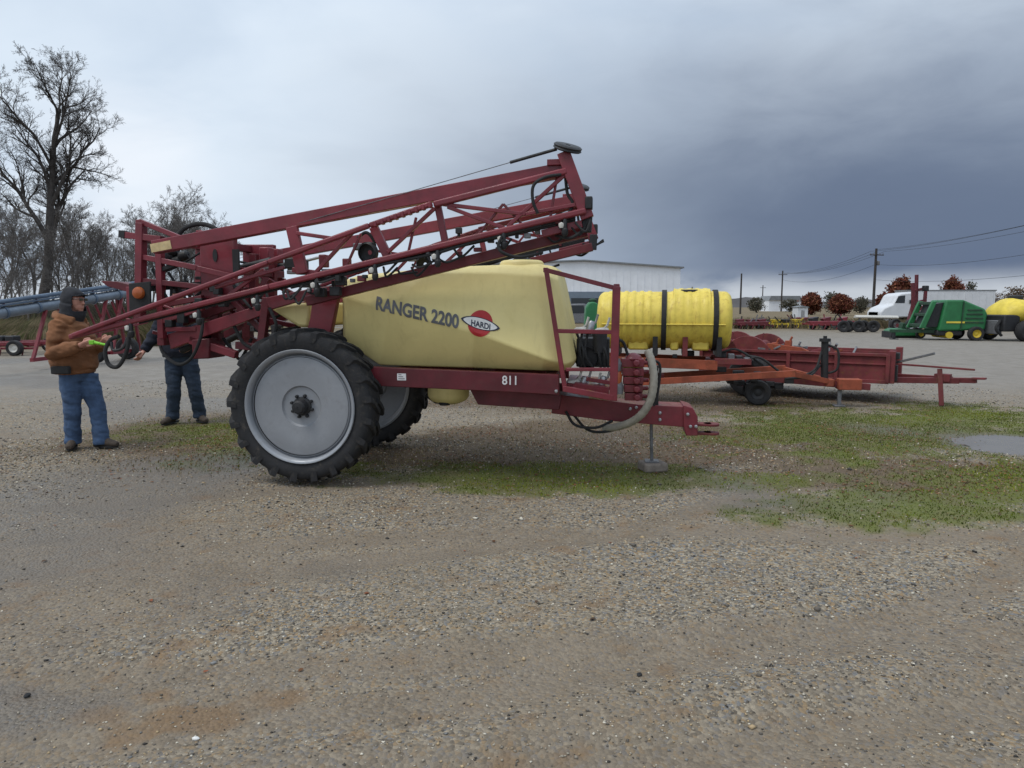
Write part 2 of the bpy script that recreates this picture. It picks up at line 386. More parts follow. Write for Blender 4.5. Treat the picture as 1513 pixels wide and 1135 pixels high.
def make_ground():
    xs = axis_pts(-900, -5.5, 7.5, 900, .045, 1.06); ys = axis_pts(-60, 1.6, 11, 1400, .045, 1.06)
    X, Y = np.meshgrid(xs, ys); x = X.ravel(); y = Y.ravel(); z = height(x, y)
    nx, ny = len(xs), len(ys); i = np.arange(nx * ny).reshape(ny, nx)
    Fq = np.stack([i[:-1, :-1], i[:-1, 1:], i[1:, 1:], i[1:, :-1]], -1).reshape(-1, 4)
    me = fast_mesh('ground', np.stack([x, y, z], 1), Fq)
    me.polygons.foreach_set('use_smooth', [True] * len(me.polygons))
    g, d, mu, w = masks(x, y)
    far = np.clip((y - 34 - 10 * (fbm(x, y, .08, 3, 5) - .5)) / 12, 0, 1); far = np.maximum(far, np.clip((-x - 14 + (y - 20) * .2) / 6, 0, 1) * (y > 14))
    set_col(me, 'mask', np.stack([g, d, mu, w], 1)); clay = np.clip(blob(x, y, -1.28, 2.62, .42, .24) * 1.5 + (fbm(x, y, 7., 5, 12) - .5) * 4.5 - .35, 0, 1) * .7; clay = np.clip(clay, 0, 1)
    set_col(me, 'far', np.stack([far, clay, far, far], 1))
    m, nt, b = nodes_of('gravel_ground'); L = nt.links
    def attr(nm):
        a = nt.nodes.new('ShaderNodeAttribute'); a.attribute_name = nm; return a
    A = attr('mask'); sp = nt.nodes.new('ShaderNodeSeparateColor'); L.new(A.outputs['Color'], sp.inputs[0]); G, D, M_ = sp.outputs[:3]; Wt = A.outputs['Alpha']
    fsp = nt.nodes.new('ShaderNodeSeparateColor'); L.new(attr('far').outputs['Color'], fsp.inputs[0]); Fa, Cl = fsp.outputs[:2]
    t = tcoord(nt)
    def vor(s, feat='F1'):
        o = nt.nodes.new('ShaderNodeTexVoronoi'); o.feature = feat; L.new(t, o.inputs['Vector']); o.inputs['Scale'].default_value = s; return o
    v1 = vor(58); v2 = vor(120)
    hsv = nt.nodes.new('ShaderNodeSeparateColor'); L.new(v1.outputs['Color'], hsv.inputs[0])
    hs2 = nt.nodes.new('ShaderNodeSeparateColor'); L.new(v2.outputs['Color'], hs2.inputs[0])
    big = noise(nt, t, .45, 5, .6, .3); mid = noise(nt, t, 2.6, 6, .65, .4); fine = noise(nt, t, 38, 6, .7); vf = noise(nt, t, 210, 3, .6)
    stone = mixn(nt, hsv.outputs[0], (.080, .072, .060), (.50, .43, .33))
    stone = mixn(nt, ramp(nt, hsv.outputs[1], .78, .86), stone, (.37, .25, .13))
    stone = mixn(nt, ramp(nt, hsv.outputs[2], .84, .9), stone, (.20, .22, .245))
    stone = mixn(nt, ramp(nt, hs2.outputs[0], .3, .9, 0, .35), stone, (.15, .13, .11))
    stone = mixn(nt, ramp(nt, big, .35, .65, 0, .42), stone, (.30, .24, .165))
    fines = mixn(nt, ramp(nt, mid, .3, .7), (.215, .170, .125), (.300, .245, .185))
    fines = mixn(nt, ramp(nt, fine, .35, .75, 0, .5), fines, (.14, .112, .085))
    c = mixn(nt, ramp(nt, M_, .1, .95, .05, .68), stone, fines)
    c = mixn(nt, ramp(nt, mid, .45, .8, 0, .28), c, (.16, .135, .115))
    c = mixn(nt, ramp(nt, Cl, .1, .9, 0, .75), c, (.24, .15, .08))
    lot = mixn(nt, ramp(nt, mid, .3, .7), (.245, .225, .203), (.325, .304, .28))
    sepp = nt.nodes.new('ShaderNodeSeparateXYZ'); L.new(t, sepp.inputs[0])
    c = mixn(nt, ramp(nt, sepp.outputs[1], 9, 16, 0, .85), c, lot)
    soil_shade = mixn(nt, ramp(nt, fine, .3, .7), (.075, .050, .032), (.185, .130, .083))
    c = mixn(nt, ramp(nt, D, .15, .9, 0, .8), c, soil_shade)  # dark litter soil, with shadow put into the colour below the sprayer
    turf = mixn(nt, ramp(nt, fine, .3, .7), (.080, .105, .016), (.150, .180, .030))
    turf = mixn(nt, ramp(nt, mid, .38, .66, 0, .75), turf, (.16, .135, .06))
    turf = mixn(nt, ramp(nt, big, .45, .65, 0, .5), turf, (.15, .19, .03))
    c = mixn(nt, ramp(nt, G, .10, .9, 0, .85), c, turf)
    field = mixn(nt, ramp(nt, mid, .3, .7), (.15, .115, .07), (.24, .19, .115))
    c = mixn(nt, Fa, c, field)
    c = mixn(nt, 1.0, c, (.86, .85, .83), 'MULTIPLY')
    c = mixn(nt, ramp(nt, Wt, .1, .9, 0, .55), c, (.115, .098, .082))
    L.new(c, b.inputs['Base Color']); b.inputs['Specular IOR Level'].default_value = .3
    rg = nt.nodes.new('ShaderNodeMath'); rg.operation = 'MULTIPLY'; L.new(ramp(nt, Wt, .15, .9, .95, .35), rg.inputs[0]); L.new(ramp(nt, fine, .2, .8, .9, 1.1), rg.inputs[1]); L.new(rg.outputs[0], b.inputs['Roughness'])
    hh = nt.nodes.new('ShaderNodeMath'); hh.operation = 'MULTIPLY_ADD'; L.new(v1.outputs['Distance'], hh.inputs[0]); hh.inputs[1].default_value = -1.2; L.new(fine, hh.inputs[2])
    bump(nt, b, hh.outputs[0], .75, .012)
    o = obj('ground', me, m); tag(o, kind='structure')
make_ground()

def scatter(n, x0, x1, y0, y1, seed, power=1.0):
    r = np.random.default_rng(seed); y = y0 + (y1 - y0) * r.random(n) ** power
    x = x0 + (x1 - x0) * r.random(n)
    return x, y, r
def in_view(x, y, pad=1.08): return np.abs(x) < (y + .3) * .735 * pad + .2
def make_stones():
    Xs = []; Ys = []; r = None
    for n, y0, y1, sd_ in ((95000, 1.9, 4.2, 1), (80000, 4.2, 8.5, 2), (18000, 8.5, 15, 3)):
        x, y, r = scatter(n, -8, 9, y0, y1, sd_); k = in_view(x, y); x = x[k]; y = y[k]
        g, d, mu, w = masks(x, y)
        keep = r.random(len(x)) < np.clip(1.05 - .72 * mu - .7 * w - .85 * g - .45 * d, .10, 1) * (.5 + .9 * fbm(x, y, .7, 3, 21)); Xs.append(x[keep]); Ys.append(y[keep])
    x = np.concatenate(Xs); y = np.concatenate(Ys); n = len(x); r = np.random.default_rng(9)
    s = .0032 + .0056 * r.random(n) ** 2.8; s = s * (1 + .16 * np.clip(y - 3, 0, 6)); big = r.random(n) < .012; s[big] *= 1.5 + .8 * r.random(big.sum())
    base = np.array([[1, 0, 0], [0, 1, 0], [-1, 0, 0], [0, -1, 0], [0, 0, 1], [0, 0, -1]], float)
    P = base[None] * (s[:, None, None]) * (.65 + .6 * r.random((n, 6, 1))); P += (r.random((n, 6, 3)) - .5) * s[:, None, None] * .7
    P[:, :, 2] *= .62; a = r.random(n) * 6.28; c, q = np.cos(a), np.sin(a)
    Q = P.copy(); Q[:, :, 0] = P[:, :, 0] * c[:, None] - P[:, :, 1] * q[:, None]; Q[:, :, 1] = P[:, :, 0] * q[:, None] + P[:, :, 1] * c[:, None]
    Q += np.stack([x, y, height(x, y) + s * .25], 1)[:, None]
    f = np.array([[0, 1, 4], [1, 2, 4], [2, 3, 4], [3, 0, 4], [1, 0, 5], [2, 1, 5], [3, 2, 5], [0, 3, 5]])
    Fq = (f[None] + 6 * np.arange(n)[:, None, None]).reshape(-1, 3)
    me = fast_mesh('gravel_stones', Q.reshape(-1, 3), Fq)
    pal = np.array([[.36, .315, .25], [.24, .21, .17], [.13, .115, .098], [.55, .50, .41], [.43, .32, .19], [.20, .20, .195], [.06, .055, .05], [.32, .25, .17]])
    pw = np.array([.21, .17, .17, .12, .10, .08, .09, .06]); k = r.choice(len(pal), n, p=pw)
    Cc = pal[k] * (.8 + .4 * r.random((n, 1))); C4 = np.concatenate([Cc, np.ones((n, 1))], 1)
    set_col(me, 'Col', np.repeat(C4, 6, 0))
    o = obj('gravel_stones', me, attr_mat('stone_mat', .9)); tag(o, 'loose grey and tan gravel stones spread over the yard', 'gravel', kind='stuff')
def attr_mat(name, rough, trans=0.):
    m, nt, b = nodes_of(name); a = nt.nodes.new('ShaderNodeAttribute'); a.attribute_name = 'Col'
    nt.links.new(a.outputs['Color'], b.inputs['Base Color']); b.inputs['Roughness'].default_value = rough; b.inputs['Specular IOR Level'].default_value = .15
    if trans:
        td = nt.nodes.new('ShaderNodeBsdfTranslucent'); nt.links.new(a.outputs['Color'], td.inputs['Color']); ms = nt.nodes.new('ShaderNodeMixShader'); ms.inputs[0].default_value = trans
        nt.links.new(b.outputs[0], ms.inputs[1]); nt.links.new(td.outputs[0], ms.inputs[2]); nt.links.new(ms.outputs[0], nt.nodes['Material Output'].inputs[0])
    return m
make_stones()
def blades(name, x, y, h, wd, cols, seed, label, cat, lean=.5, zoff=0., tint=None):
    n = len(x); r = np.random.default_rng(seed); a = r.random(n) * 6.28; la = r.random(n) * 6.28
    z = height(x, y) + zoff; ln = lean * h * r.random(n)
    wx = np.cos(a) * wd / 2; wy = np.sin(a) * wd / 2; V = np.zeros((n, 5, 3))
    V[:, 0] = np.stack([x - wx, y - wy, z - .004], 1); V[:, 1] = np.stack([x + wx, y + wy, z - .004], 1)
    mx = x + np.cos(la) * ln * .4; my = y + np.sin(la) * ln * .4
    V[:, 2] = np.stack([mx + wx * .8, my + wy * .8, z + h * .55], 1); V[:, 3] = np.stack([mx - wx * .8, my - wy * .8, z + h * .55], 1)
    V[:, 4] = np.stack([x + np.cos(la) * ln, y + np.sin(la) * ln, z + h * (1 - .3 * r.random(n))], 1)
    f = np.array([[0, 1, 2], [0, 2, 3], [3, 2, 4]]); Fq = (f[None] + 5 * np.arange(n)[:, None, None]).reshape(-1, 3)
    me = fast_mesh(name, V.reshape(-1, 3), Fq); k = r.choice(len(cols), n); C = np.array(cols)[k] * (.6 + .7 * r.random((n, 1)))
    if tint is not None:
        q = np.clip((fbm(x, y, 1.3, 4, 51) - .36) * 3.4, 0, 1)[:, None]; C = C * ((1 - q) * np.array(tint[0]) + q * np.array(tint[1]))
    set_col(me, 'Col', np.repeat(np.concatenate([C, np.ones((n, 1))], 1), 5, 0))
    o = obj(name, me, attr_mat(name + '_mat', .8, .4)); tag(o, label, cat, kind='stuff'); return o
def make_grass():
    x, y, r = scatter(330000, -6.5, 10, 4.6, 13, 5); g, d, mu, w = masks(x, y)
    k = in_view(x, y) & (r.random(len(x)) < g ** 1.3 * .95 * (1 - w)); x = x[k]; y = y[k]; n = len(x); h = (.006 + .015 * r.random(n) ** 1.8) * (.6 + 1.0 * fbm(x, y, 2.2, 3, 31))
    blades('grass', x, y, h, .006 + .005 * r.random(n), [(.11, .155, .018), (.14, .195, .022), (.19, .24, .032), (.22, .215, .05), (.10, .12, .02)], 3, 'short green grass growing through the gravel around the machines', 'grass', 1.2, 0., ((.62, .62, .7), (1.35, 1.22, .95)))
    x, y, r = scatter(150000, -6.5, 9, 5.2, 15, 6); g, d, mu, w = masks(x, y)
    k = in_view(x, y) & (r.random(len(x)) < d * .34); x = x[k]; y = y[k]; n = len(x); h = .010 + .035 * r.random(n) ** 2
    blades('dry_grass', x, y, h, .006 + .006 * r.random(n), [(.30, .235, .13), (.22, .165, .09), (.36, .30, .19), (.15, .125, .055), (.115, .12, .035)], 4, 'dry straw coloured grass around the parked machines', 'grass', 1.6)
    # fallen leaves
    x, y, r = scatter(60000, -6, 8, 5.0, 13, 7); g, d, mu, w = masks(x, y); k = in_view(x, y) & (r.random(len(x)) < np.clip(d * .5 * np.clip(fbm(x, y, 1.1, 3, 44) * 2.6 - .7, 0, 1) + g * .04, 0, 1)); x = x[k]; y = y[k]
    xa, ya, r = scatter(90, -5, 6, 2.2, 8, 8); x = np.concatenate([x, xa]); y = np.concatenate([y, ya]); n = len(x)
    s = .008 + .013 * r.random(n); a = r.random(n) * 6.28; V = np.zeros((n, 6, 3)); pr = [(-1, 0, .1), (-.3, .55, .5), (.5, .45, .35), (1, 0, .0), (.45, -.5, .4), (-.35, -.5, .25)]
    for i, (u, v, q) in enumerate(pr):
        q = q * r.random(n); V[:, i] = np.stack([x + s * (u * np.cos(a) - v * np.sin(a)), y + s * (u * np.sin(a) + v * np.cos(a)), height(x, y) + .006 + q * s * .9], 1)
    me = fast_mesh('fallen_leaves', V.reshape(-1, 3), np.arange(n * 6).reshape(n, 6)); pal = np.array([[.21, .105, .05], [.145, .07, .035], [.29, .19, .11], [.25, .095, .05], [.09, .055, .035]])
    C = pal[r.choice(5, n)] * (.7 + .6 * r.random((n, 1))); set_col(me, 'Col', np.repeat(np.concatenate([C, np.ones((n, 1))], 1), 6, 0))
    tag(obj('fallen_leaves', me, attr_mat('leaf_mat', .8, .15)), 'brown fallen leaves scattered under and around the machines', 'leaves', kind='stuff')
make_grass()
def make_puddles():
    m, nt, b = nodes_of('puddle_water'); t = tcoord(nt); n1 = noise(nt, t, 3, 4)
    nt.links.new(mixn(nt, n1, (.14, .125, .11), (.20, .18, .16)), b.inputs['Base Color']); b.inputs['Roughness'].default_value = .22; b.inputs['IOR'].default_value = 1.33
    bump(nt, b, noise(nt, t, 14, 2), .03, .01)
    for (px, py, rx, ry, sd_) in PUDDLES:
        n = 48; pts = []
        for k in range(n):
            a = 2 * math.pi * k / n; q = 1 + .18 * math.sin(3 * a + sd_) + .12 * math.sin(5 * a + 2 * sd_) + .06 * math.sin(9 * a + sd_)
            pts.append((px + 1.5 * rx * q * math.cos(a), py + 1.5 * ry * q * math.sin(a), -.026))
        mb = MB(); mb.add(pts + [(px, py, -.026)], [(k, (k + 1) % n, n) for k in range(n)])
        tag(mb.build('puddle', m, None, 0), kind='structure')
make_puddles()
def loose_stone(x, y, s, mat, label, sd_):
    r = random.Random(sd_); mb = MB(); mb.ell((0, 0, s * .35), (s, s * .75, s * .5), 9, 6)
    mb.v = [(a * r.uniform(.82, 1.15), b_ * r.uniform(.82, 1.15), max(c * r.uniform(.85, 1.15), -s * .1)) for a, b_, c in mb.v]
    o = mb.build('stone', mat, None, 50); p = gnd(x, y); o.location = (p.x, p.y, float(height(np.array([p.x]), np.array([p.y]))[0])); o.rotation_euler.z = sd_
    tag(o, label, 'stone')
loose_stone(945, 990, .016, 'black_matt', 'small dark stone lying alone on the open gravel', 1)
loose_stone(40, 1026, .017, 'rubber', 'small dark stone lying beside the foreground puddle', 2)
loose_stone(289, 1090, .014, 'logo_white', 'small pale stone beside the muddy wet patch', 3)

# ------------------------------------------------------------------ the sprayer
SP = Frame((-1.739, 7.182), R(-8))
S = SP.px
def S2(x, y, v): p = S(x, y, v); return (p.x, p.z)
spr = thing('crop_sprayer', SP.O, SP.th, 'large red pull-type crop sprayer with pale yellow tank and folded booms', 'sprayer')
RW = .70
def make_wheel(v, sgn):
    """sgn -1: outer face towards -v"""
    w = thing('wheel', (0, v, RW)); w.parent = spr; o = sgn
    t = MB(); hw = .155
    t.lathe([(.495, -hw * .80), (.53, -hw * .92), (.58, -hw * 1.0), (.625, -hw * .98), (.652, -hw * .86), (.664, -hw * .5), (.667, 0), (.664, hw * .5), (.652, hw * .86), (.625, hw * .98), (.58, hw), (.53, hw * .92), (.495, hw * .80)], (0, 0, 0), (0, 1, 0), 72)
    t.build('tyre', 'rubber', w, 60)
    lg = MB()                                        # one bar lug, from the crown down over the shoulder, cocked forward
    def ring(a, r0, r1, vv, ha):
        return [Vector((r * math.sin(q), vv, r * math.cos(q))) for r, q in ((r0, a - ha), (r1, a - ha * .75), (r1, a + ha * .75), (r0, a + ha))]
    lg.loft([ring(.0, .645, .692, -.012, .042), ring(.09, .645, .694, .07, .042), ring(.17, .640, .690, .135, .048), ring(.20, .615, .672, .160, .050), ring(.215, .585, .625, .162, .040)])
    lm = lg.mesh('lug', 30); lm.materials.append(MT['rubber'])
    lf = MB(); lf.v = [(-a, -b_, c) for a, b_, c in lg.v]; lf.f = list(lg.f); lfm = lf.mesh('lug', 30); lfm.materials.append(MT['rubber'])
    N = 21
    for k in range(N):
        for me, off in ((lm, 0.), (lfm, .5)):
            q = bpy.data.objects.new('lug', me); COL.objects.link(q); q.parent = w; q.rotation_euler = (0, 2 * math.pi * (k + off) / N, 0)
    rm = MB(); h = hw * o
    rm.lathe([(.50, h * .86), (.512, h * .94), (.506, h * 1.00), (.492, h * .98), (.478, h * .88), (.470, h * .50), (.462, h * .46), (.452, h * .66), (.446, h * .68)], (0, 0, 0), (0, 1, 0), 72)
    rm.lathe([(.50, -h * .86), (.512, -h * .94), (.492, -h * .98), (.478, -h * .88), (.44, -h * .2), (.44, h * .4)], (0, 0, 0), (0, 1, 0), 72)
    rm.build('rim', 'rim_pale', w, 40)
    ds = MB(); ds.lathe([(.452, h * .50), (.438, h * .66), (.428, h * .68), (.30, h * .63), (.185, h * .60), (.178, h * .52), (.170, h * .48), (.10, h * .46), (.02, h * .46)], (0, 0, 0), (0, 1, 0), 72); ds.build('rim_disc', 'rim_grey', w, 30)
    hb = MB(); hb.lathe([(.085, h * .44), (.085, h * .58), (.066, h * .62), (.060, h * 1.05), (.045, h * 1.15), (.005, h * 1.17)], (0, 0, 0), (0, 1, 0), 24); hb.build('hub', 'black', w, 30)
    bo = MB(); bo.lathe([(.0145, 0), (.0145, .026 * o), (.010, .034 * o), (.001, .034 * o)], (0, 0, 0), (0, 1, 0), 6); bm_ = bo.mesh('bolt', 20); bm_.materials.append(MT['black'])
    for k in range(8):
        a = 2 * math.pi * k / 8 + .3; q = bpy.data.objects.new('bolt', bm_); COL.objects.link(q); q.parent = w; q.location = (.098 * math.sin(a), h * .46, .098 * math.cos(a))
    return w
make_wheel(-.845, -1); make_wheel(.845, 1)
mb = MB(); mb.bar((0, -.70, RW), (0, .70, RW), .14, .14, (0, 0, 1)); mb.bar((-.02, -.5, RW), (.0, -.5, 1.0), .16, .10); mb.bar((-.02, .5, RW), (.0, .5, 1.0), .16, .10); mb.build('axle', 'red_dark', spr, bevel=.008)

# tank: a loft of closed rings from tail to nose
def tank():
    st = [  # (bottom px, crease px, top px, half widths: bottom, crease, shoulder, top)
        ((493, 497), (497, 440), (505, 411), .50, .60, .55, .42),
        ((500, 507), (508, 440), (522, 406), .55, .68, .60, .46),
        ((552, 542), (575, 458), (640, 394), .56, .755, .62, .48),
        ((690, 546), (700, 491), (738, 390), .56, .755, .58, .46),
        ((800, 550), (806, 531), (794, 389), .57, .745, .56, .44),
        ((829, 551), (833, 540), (812, 391), .55, .68, .54, .40)]
    rings = []
    for B, C, T, hb, hc, hs, ht in st:
        b0 = S2(*B, -.72); c0 = S2(*C, -.74); t0 = S2(*T, -.60)
        sh = (t0[0] + (c0[0] - t0[0]) * .13, t0[1] - (t0[1] - c0[1]) * .13)
        half = [(b0[0], -hb, b0[1]), (c0[0], -hc, c0[1]), (sh[0], -hs, sh[1]), (t0[0], -ht, t0[1])]
        rings.append([Vector(p) for p in half] + [Vector((p[0], -p[1], p[2])) for p in reversed(half)])
    last = rings[-1]                                  # bulging nose
    def nose(du_lo, du_hi, k, dz):
        lo = min(p.z for p in last); hi = max(p.z for p in last); out = []
        for p in last:
            f = (p.z - lo) / (hi - lo); out.append(Vector((p.x + du_lo * (1 - f) + du_hi * f, p.y * k, p.z + dz * (1 - 2 * f))))
        return out
    rings += [nose(.07, .05, .88, .02), nose(.10, .07, .66, .05)]
    mb = MB(); mb.loft(rings); o = mb.build('tank', 'tank_yellow', spr, 40)
    bv = o.modifiers.new('bevel', 'BEVEL'); bv.width = .020; bv.segments = 3; bv.limit_method = 'ANGLE'; bv.angle_limit = R(9)
    return o
TANK = tank()
_tm = eval_mesh(TANK); TB = BVHTree.FromPolygons([v.co.copy() for v in _tm.vertices], [tuple(p.vertices) for p in _tm.polygons])
def on_tank(u, w, off):
    hit = TB.ray_cast(Vector((u, -3, w)), Vector((0, 1, 0)))
    return Vector((u, (hit[0].y if hit[0] is not None else -.7) - off, w))
lid = MB(); c = S(771, 392, -.25)
lid.lathe([(.21, -.05), (.205, .015), (.19, .035), (.17, .042), (.165, .03), (.01, .034)], (c.x, -.25, c.z), (0, 0, 1), 28); lo_ = lid.build('tank_lid', 'tank_yellow', TANK, 40)
k = MB(); k.tube([(c.x - .1, -.25, c.z + .03), (c.x - .07, -.25, c.z + .055), (c.x + .07, -.25, c.z + .055), (c.x + .1, -.25, c.z + .03)], .010); k.build('lid_handle', 'black', TANK)
def text_mesh(body, bold=.0, ext=.0):
    cu = bpy.data.curves.new('txt', 'FONT'); cu.body = body; cu.size = 1; cu.extrude = ext; cu.offset = bold; cu.resolution_u = 6; cu.align_x = 'LEFT'
    o = bpy.data.objects.new('txt', cu); COL.objects.link(o); me = eval_mesh(o); bpy.data.objects.remove(o); bpy.data.curves.remove(cu); return me
def letter_on(place, body, name, mat, parent, p0, p1, hgt, bold, off):
    """p0, p1 baseline ends in local (u, w); letters stand upright on the falling baseline"""
    me = text_mesh(body, bold)
    bm = bmesh.new(); bm.from_mesh(me); bmesh.ops.triangulate(bm, faces=bm.faces); bmesh.ops.subdivide_edges(bm, edges=[e for e in bm.edges if e.calc_length() > .12], cuts=2); bmesh.ops.triangulate(bm, faces=bm.faces)
    xs = [v.co.x for v in bm.verts]; ys = [v.co.y for v in bm.verts]; x0, x1, y1 = min(xs), max(xs), max(ys)
    for v in bm.verts:
        fx = (v.co.x - x0) / (x1 - x0); fy = v.co.y / y1
        u = p0[0] + (p1[0] - p0[0]) * fx; w = p0[1] + (p1[1] - p0[1]) * fx + fy * hgt; v.co = place(u, w, off)
    bm.to_mesh(me); bm.free(); me.name = name; return obj(name, me, mat, parent)
letter_on(on_tank, 'RANGER 2200', 'model_lettering', 'letter_grey', TANK, S2(556, 457, -.72), S2(679, 485, -.72), .118, .034, .007)
def disc_on(name, mat, cx, cy, ru, rw, slope, off, n=40, pointy=0., parent=TANK):
    c = S2(cx, cy, -.72); mb = MB(); vs = []; fs = []
    for j in range(5):
        for i in range(n):
            a = 2 * math.pi * i / n; q = j / 4; ca, sa = math.cos(a), math.sin(a)
            if pointy: sa = math.copysign(abs(sa) ** (1 + pointy), sa)
            u = ru * q * ca; vs.append(on_tank(c[0] + u, c[1] + rw * q * sa + slope * u, off))
    for j in range(4):
        for i in range(n): fs.append((j * n + i, j * n + (i + 1) % n, (j + 1) * n + (i + 1) % n, (j + 1) * n + i))
    mb.add(vs, fs); return mb.build(name, mat, parent, 0)
LG = disc_on('logo', 'logo_red', 710, 478, .108, .116, 0, .006)
disc_on('logo_band_edge', 'logo_ink', 710, 478, .172, .052, -.25, .009, pointy=.35)
disc_on('logo_band', 'logo_white', 710, 478, .150, .046, -.25, .0115, pointy=.35)
letter_on(on_tank, 'HARDI', 'logo_lettering', 'logo_ink', TANK, S2(697, 480.5, -.72), S2(725, 487, -.72), .050, .030, .0140)

# frame under the tank
def plate(name, pts, v0, v1, mat='red', bevel=.006, mirror=False, px_v=None):
    pv = px_v if px_v is not None else v0
    poly = [S2(x, y, pv) for x, y in pts]
    o = MB().prism(poly, v0, v1).build(name, mat, spr, 30, bevel)
    if mirror: MB().prism(poly, -v1, -v0).build(name, mat, spr, 30, bevel)
    return o
skirt = plate('side_beam', [(545, 542), (826, 554), (826, 584), (760, 580), (700, 577), (545, 570)], -.74, -.66, 'red_dark', mirror=True)  # darker red puts the shade under the tank into the beam colour
plate('beam_foot', [(694, 575), (826, 584), (829, 590), (826, 606), (706, 598)], -.50, -.40, 'red_dark', mirror=True)
mb = MB()
for px_ in (560, 690, 812):
    p = S(px_, 560, -.66); mb.bar((p.x, -.67, p.z), (p.x, .67, p.z), .09, .10, (0, 0, 1))
mb.build('cross_member', 'red_dark', spr, bevel=.005)
plate('drawbar', [(815, 582), (945, 598), (1012, 601), (1018, 612), (1018, 632), (900, 622), (815, 611)], -.15, .15, 'red', mirror=False)
plate('drawbar_top_plate', [(835, 566), (905, 572), (905, 577), (835, 572)], -.45, .35, 'red')
he = plate('hitch_head', [(1010, 599), (1024, 603), (1031, 616), (1031, 644), (1014, 644), (1010, 630)], -.175, .175, 'red')
for dy in (628, 641):
    p = S(1020, dy, -.06); mb = MB().box((p.x + .09, 0, p.z), (.22, .12, .022)); mb.lathe([(.075, -.011), (.075, .011)], (p.x + .2, 0, p.z), (0, 0, 1), 20, True); mb.build('clevis_plate', 'red_worn', spr, bevel=.003)
bo = MB(); bo.lathe([(.016, 0), (.016, -.018), (.009, -.024), (.001, -.024)], (0, 0, 0), (0, 1, 0), 6); bmm = bo.mesh('bolt', 20); bmm.materials.append(MT['steel'])
for x, y, v in ((931, 604, -.15), (975, 610, -.15), (975, 620, -.15), (1016, 612, -.175), (1020, 630, -.175), (1028, 630, -.175), (822, 578, -.74), (940, 602, -.15)):
    q = bpy.data.objects.new('bolt', bmm); COL.objects.link(q); q.parent = spr; q.location = S(x, y, v)
bgrp = S(584, 557, -.74)
def on_skirt(u, w, off): return Vector((u, -.74 - off, w))
a = S2(587, 562, -.74); b_ = S2(600, 552, -.74)
st = MB(); st.add([on_skirt(a[0], a[1], .003), on_skirt(b_[0], a[1], .003), on_skirt(b_[0], b_[1], .003), on_skirt(a[0], b_[1], .003)], [(0, 1, 2, 3)]); st.build('sticker', 'sticker_white', spr, 0)
st = MB(); u0, u1 = a[0] + .012, b_[0] - .012; w0 = a[1] + .012
for i in range(3): st.add([on_skirt(u0 + (u1 - u0) * q, w0 + .018 * i + e, .005) for q, e in ((0, 0), (1 - .25 * i, 0), (1 - .25 * i, .006), (0, .006))], [(0, 1, 2, 3)])
st.build('sticker_print', 'letter_grey', spr, 0)
letter_on(on_skirt, '811', 'number_lettering', 'sticker_white', spr, S2(742, 568, -.74), S2(763, 568.5, -.74), .078, .015, .003)
# sump under the tank
mb = MB(); c = S(663, 588, -.2)
mb.lathe([(.20, .12), (.20, .02), (.17, -.02), (.10, -.05), (.09, -.05)], (c.x, -.2, c.z), (0, 0, 1), 24); mb.build('tank_sump', 'tank_yellow', spr, 40)
mb = MB(); c = S(657, 594, -.3); mb.lathe([(.055, .06), (.06, 0), (.05, -.03), (.01, -.03)], (c.x, -.3, c.z), (0, 0, 1), 16); mb.tube([(c.x, -.3, c.z), (c.x - .1, -.25, c.z + .0), (c.x - .2, -.2, c.z + .05)], .025); mb.build('drain_valve', 'black', spr)
# jack
mb = MB(); p0 = S(962, 620, .0); p1 = S(963, 681, .0)
mb.tube([p0, p1], .016, 10); mb.tube([S(962, 590, 0), S(962, 626, 0)], .030, 12); mb.box((p1.x, 0, p1.z), (.13, .13, .014)); mb.build('jack_stand', 'steel_dull', spr, bevel=.003)
c = S(966, 690, 0); blk = MB(); blk.box((0, 0, (p1.z - .007) / 2), (.24, .20, p1.z - .007))
bw = blk.build('support_block', 'concrete', None, 30, .022, 3)
bw.location = SP.O + Matrix.Rotation(SP.th, 3, 'Z') @ Vector((p1.x + .01, 0, 0)); bw.rotation_euler.z = R(12)
tag(bw, 'brown concrete block under the jack foot of the sprayer drawbar', 'block')

# front rail, pump bay
def rod(name, a, b, w, mat='red', h=None, sub=None, bevel=.004):
    return MB().bar(a, b, w, h).build(name, mat, sub or spr, 30, bevel)
V = -.755
rod('rail', S(806, 399, V), S(914, 427, V), .034, h=.038); rod('rail', S(807, 398, V), S(835, 576, V), .036, h=.040)
rod('rail', S(911, 424, V), S(906, 592, V), .045, h=.068); rod('rail', S(822, 489, V), S(908, 491, V), .036, h=.036)
rod('rail', S(836, 546, V), S(906, 546, V), .036, h=.03); rod('rail', S(832, 574, V), S(906, 588, V), .05, h=.05)
rod('rail', S(911, 424, V), S(911, 424, V) + Vector((0, 1.15, 0)), .05, h=.05); p = S(911, 590, V); rod('rail', (p.x, .39, p.z + 1.0), (p.x - .02, .39, p.z), .045)
rod('rail', S(806, 399, V), S(806, 399, V) + Vector((0, .2, 0)), .04)
mb = MB(); q0 = S(850, 548, -.4); q1 = S(902, 495, -.4)
mb.box(((q0.x + q1.x) / 2, -.22, (q0.z + q1.z) / 2 + .0), (.30, .34, .26)); mb.lathe([(.10, 0), (.11, .04), (.11, .22), (.09, .26), (.01, .26)], (q0.x + .10, -.44, q0.z + .12), (0, 1, 0), 20)
mb.lathe([(.06, -.05), (.065, .12), (.05, .15), (.01, .15)], (q0.x + .22, -.40, q0.z + .22), (0, 0, 1), 16); mb.build('pump', 'black', spr, bevel=.012)
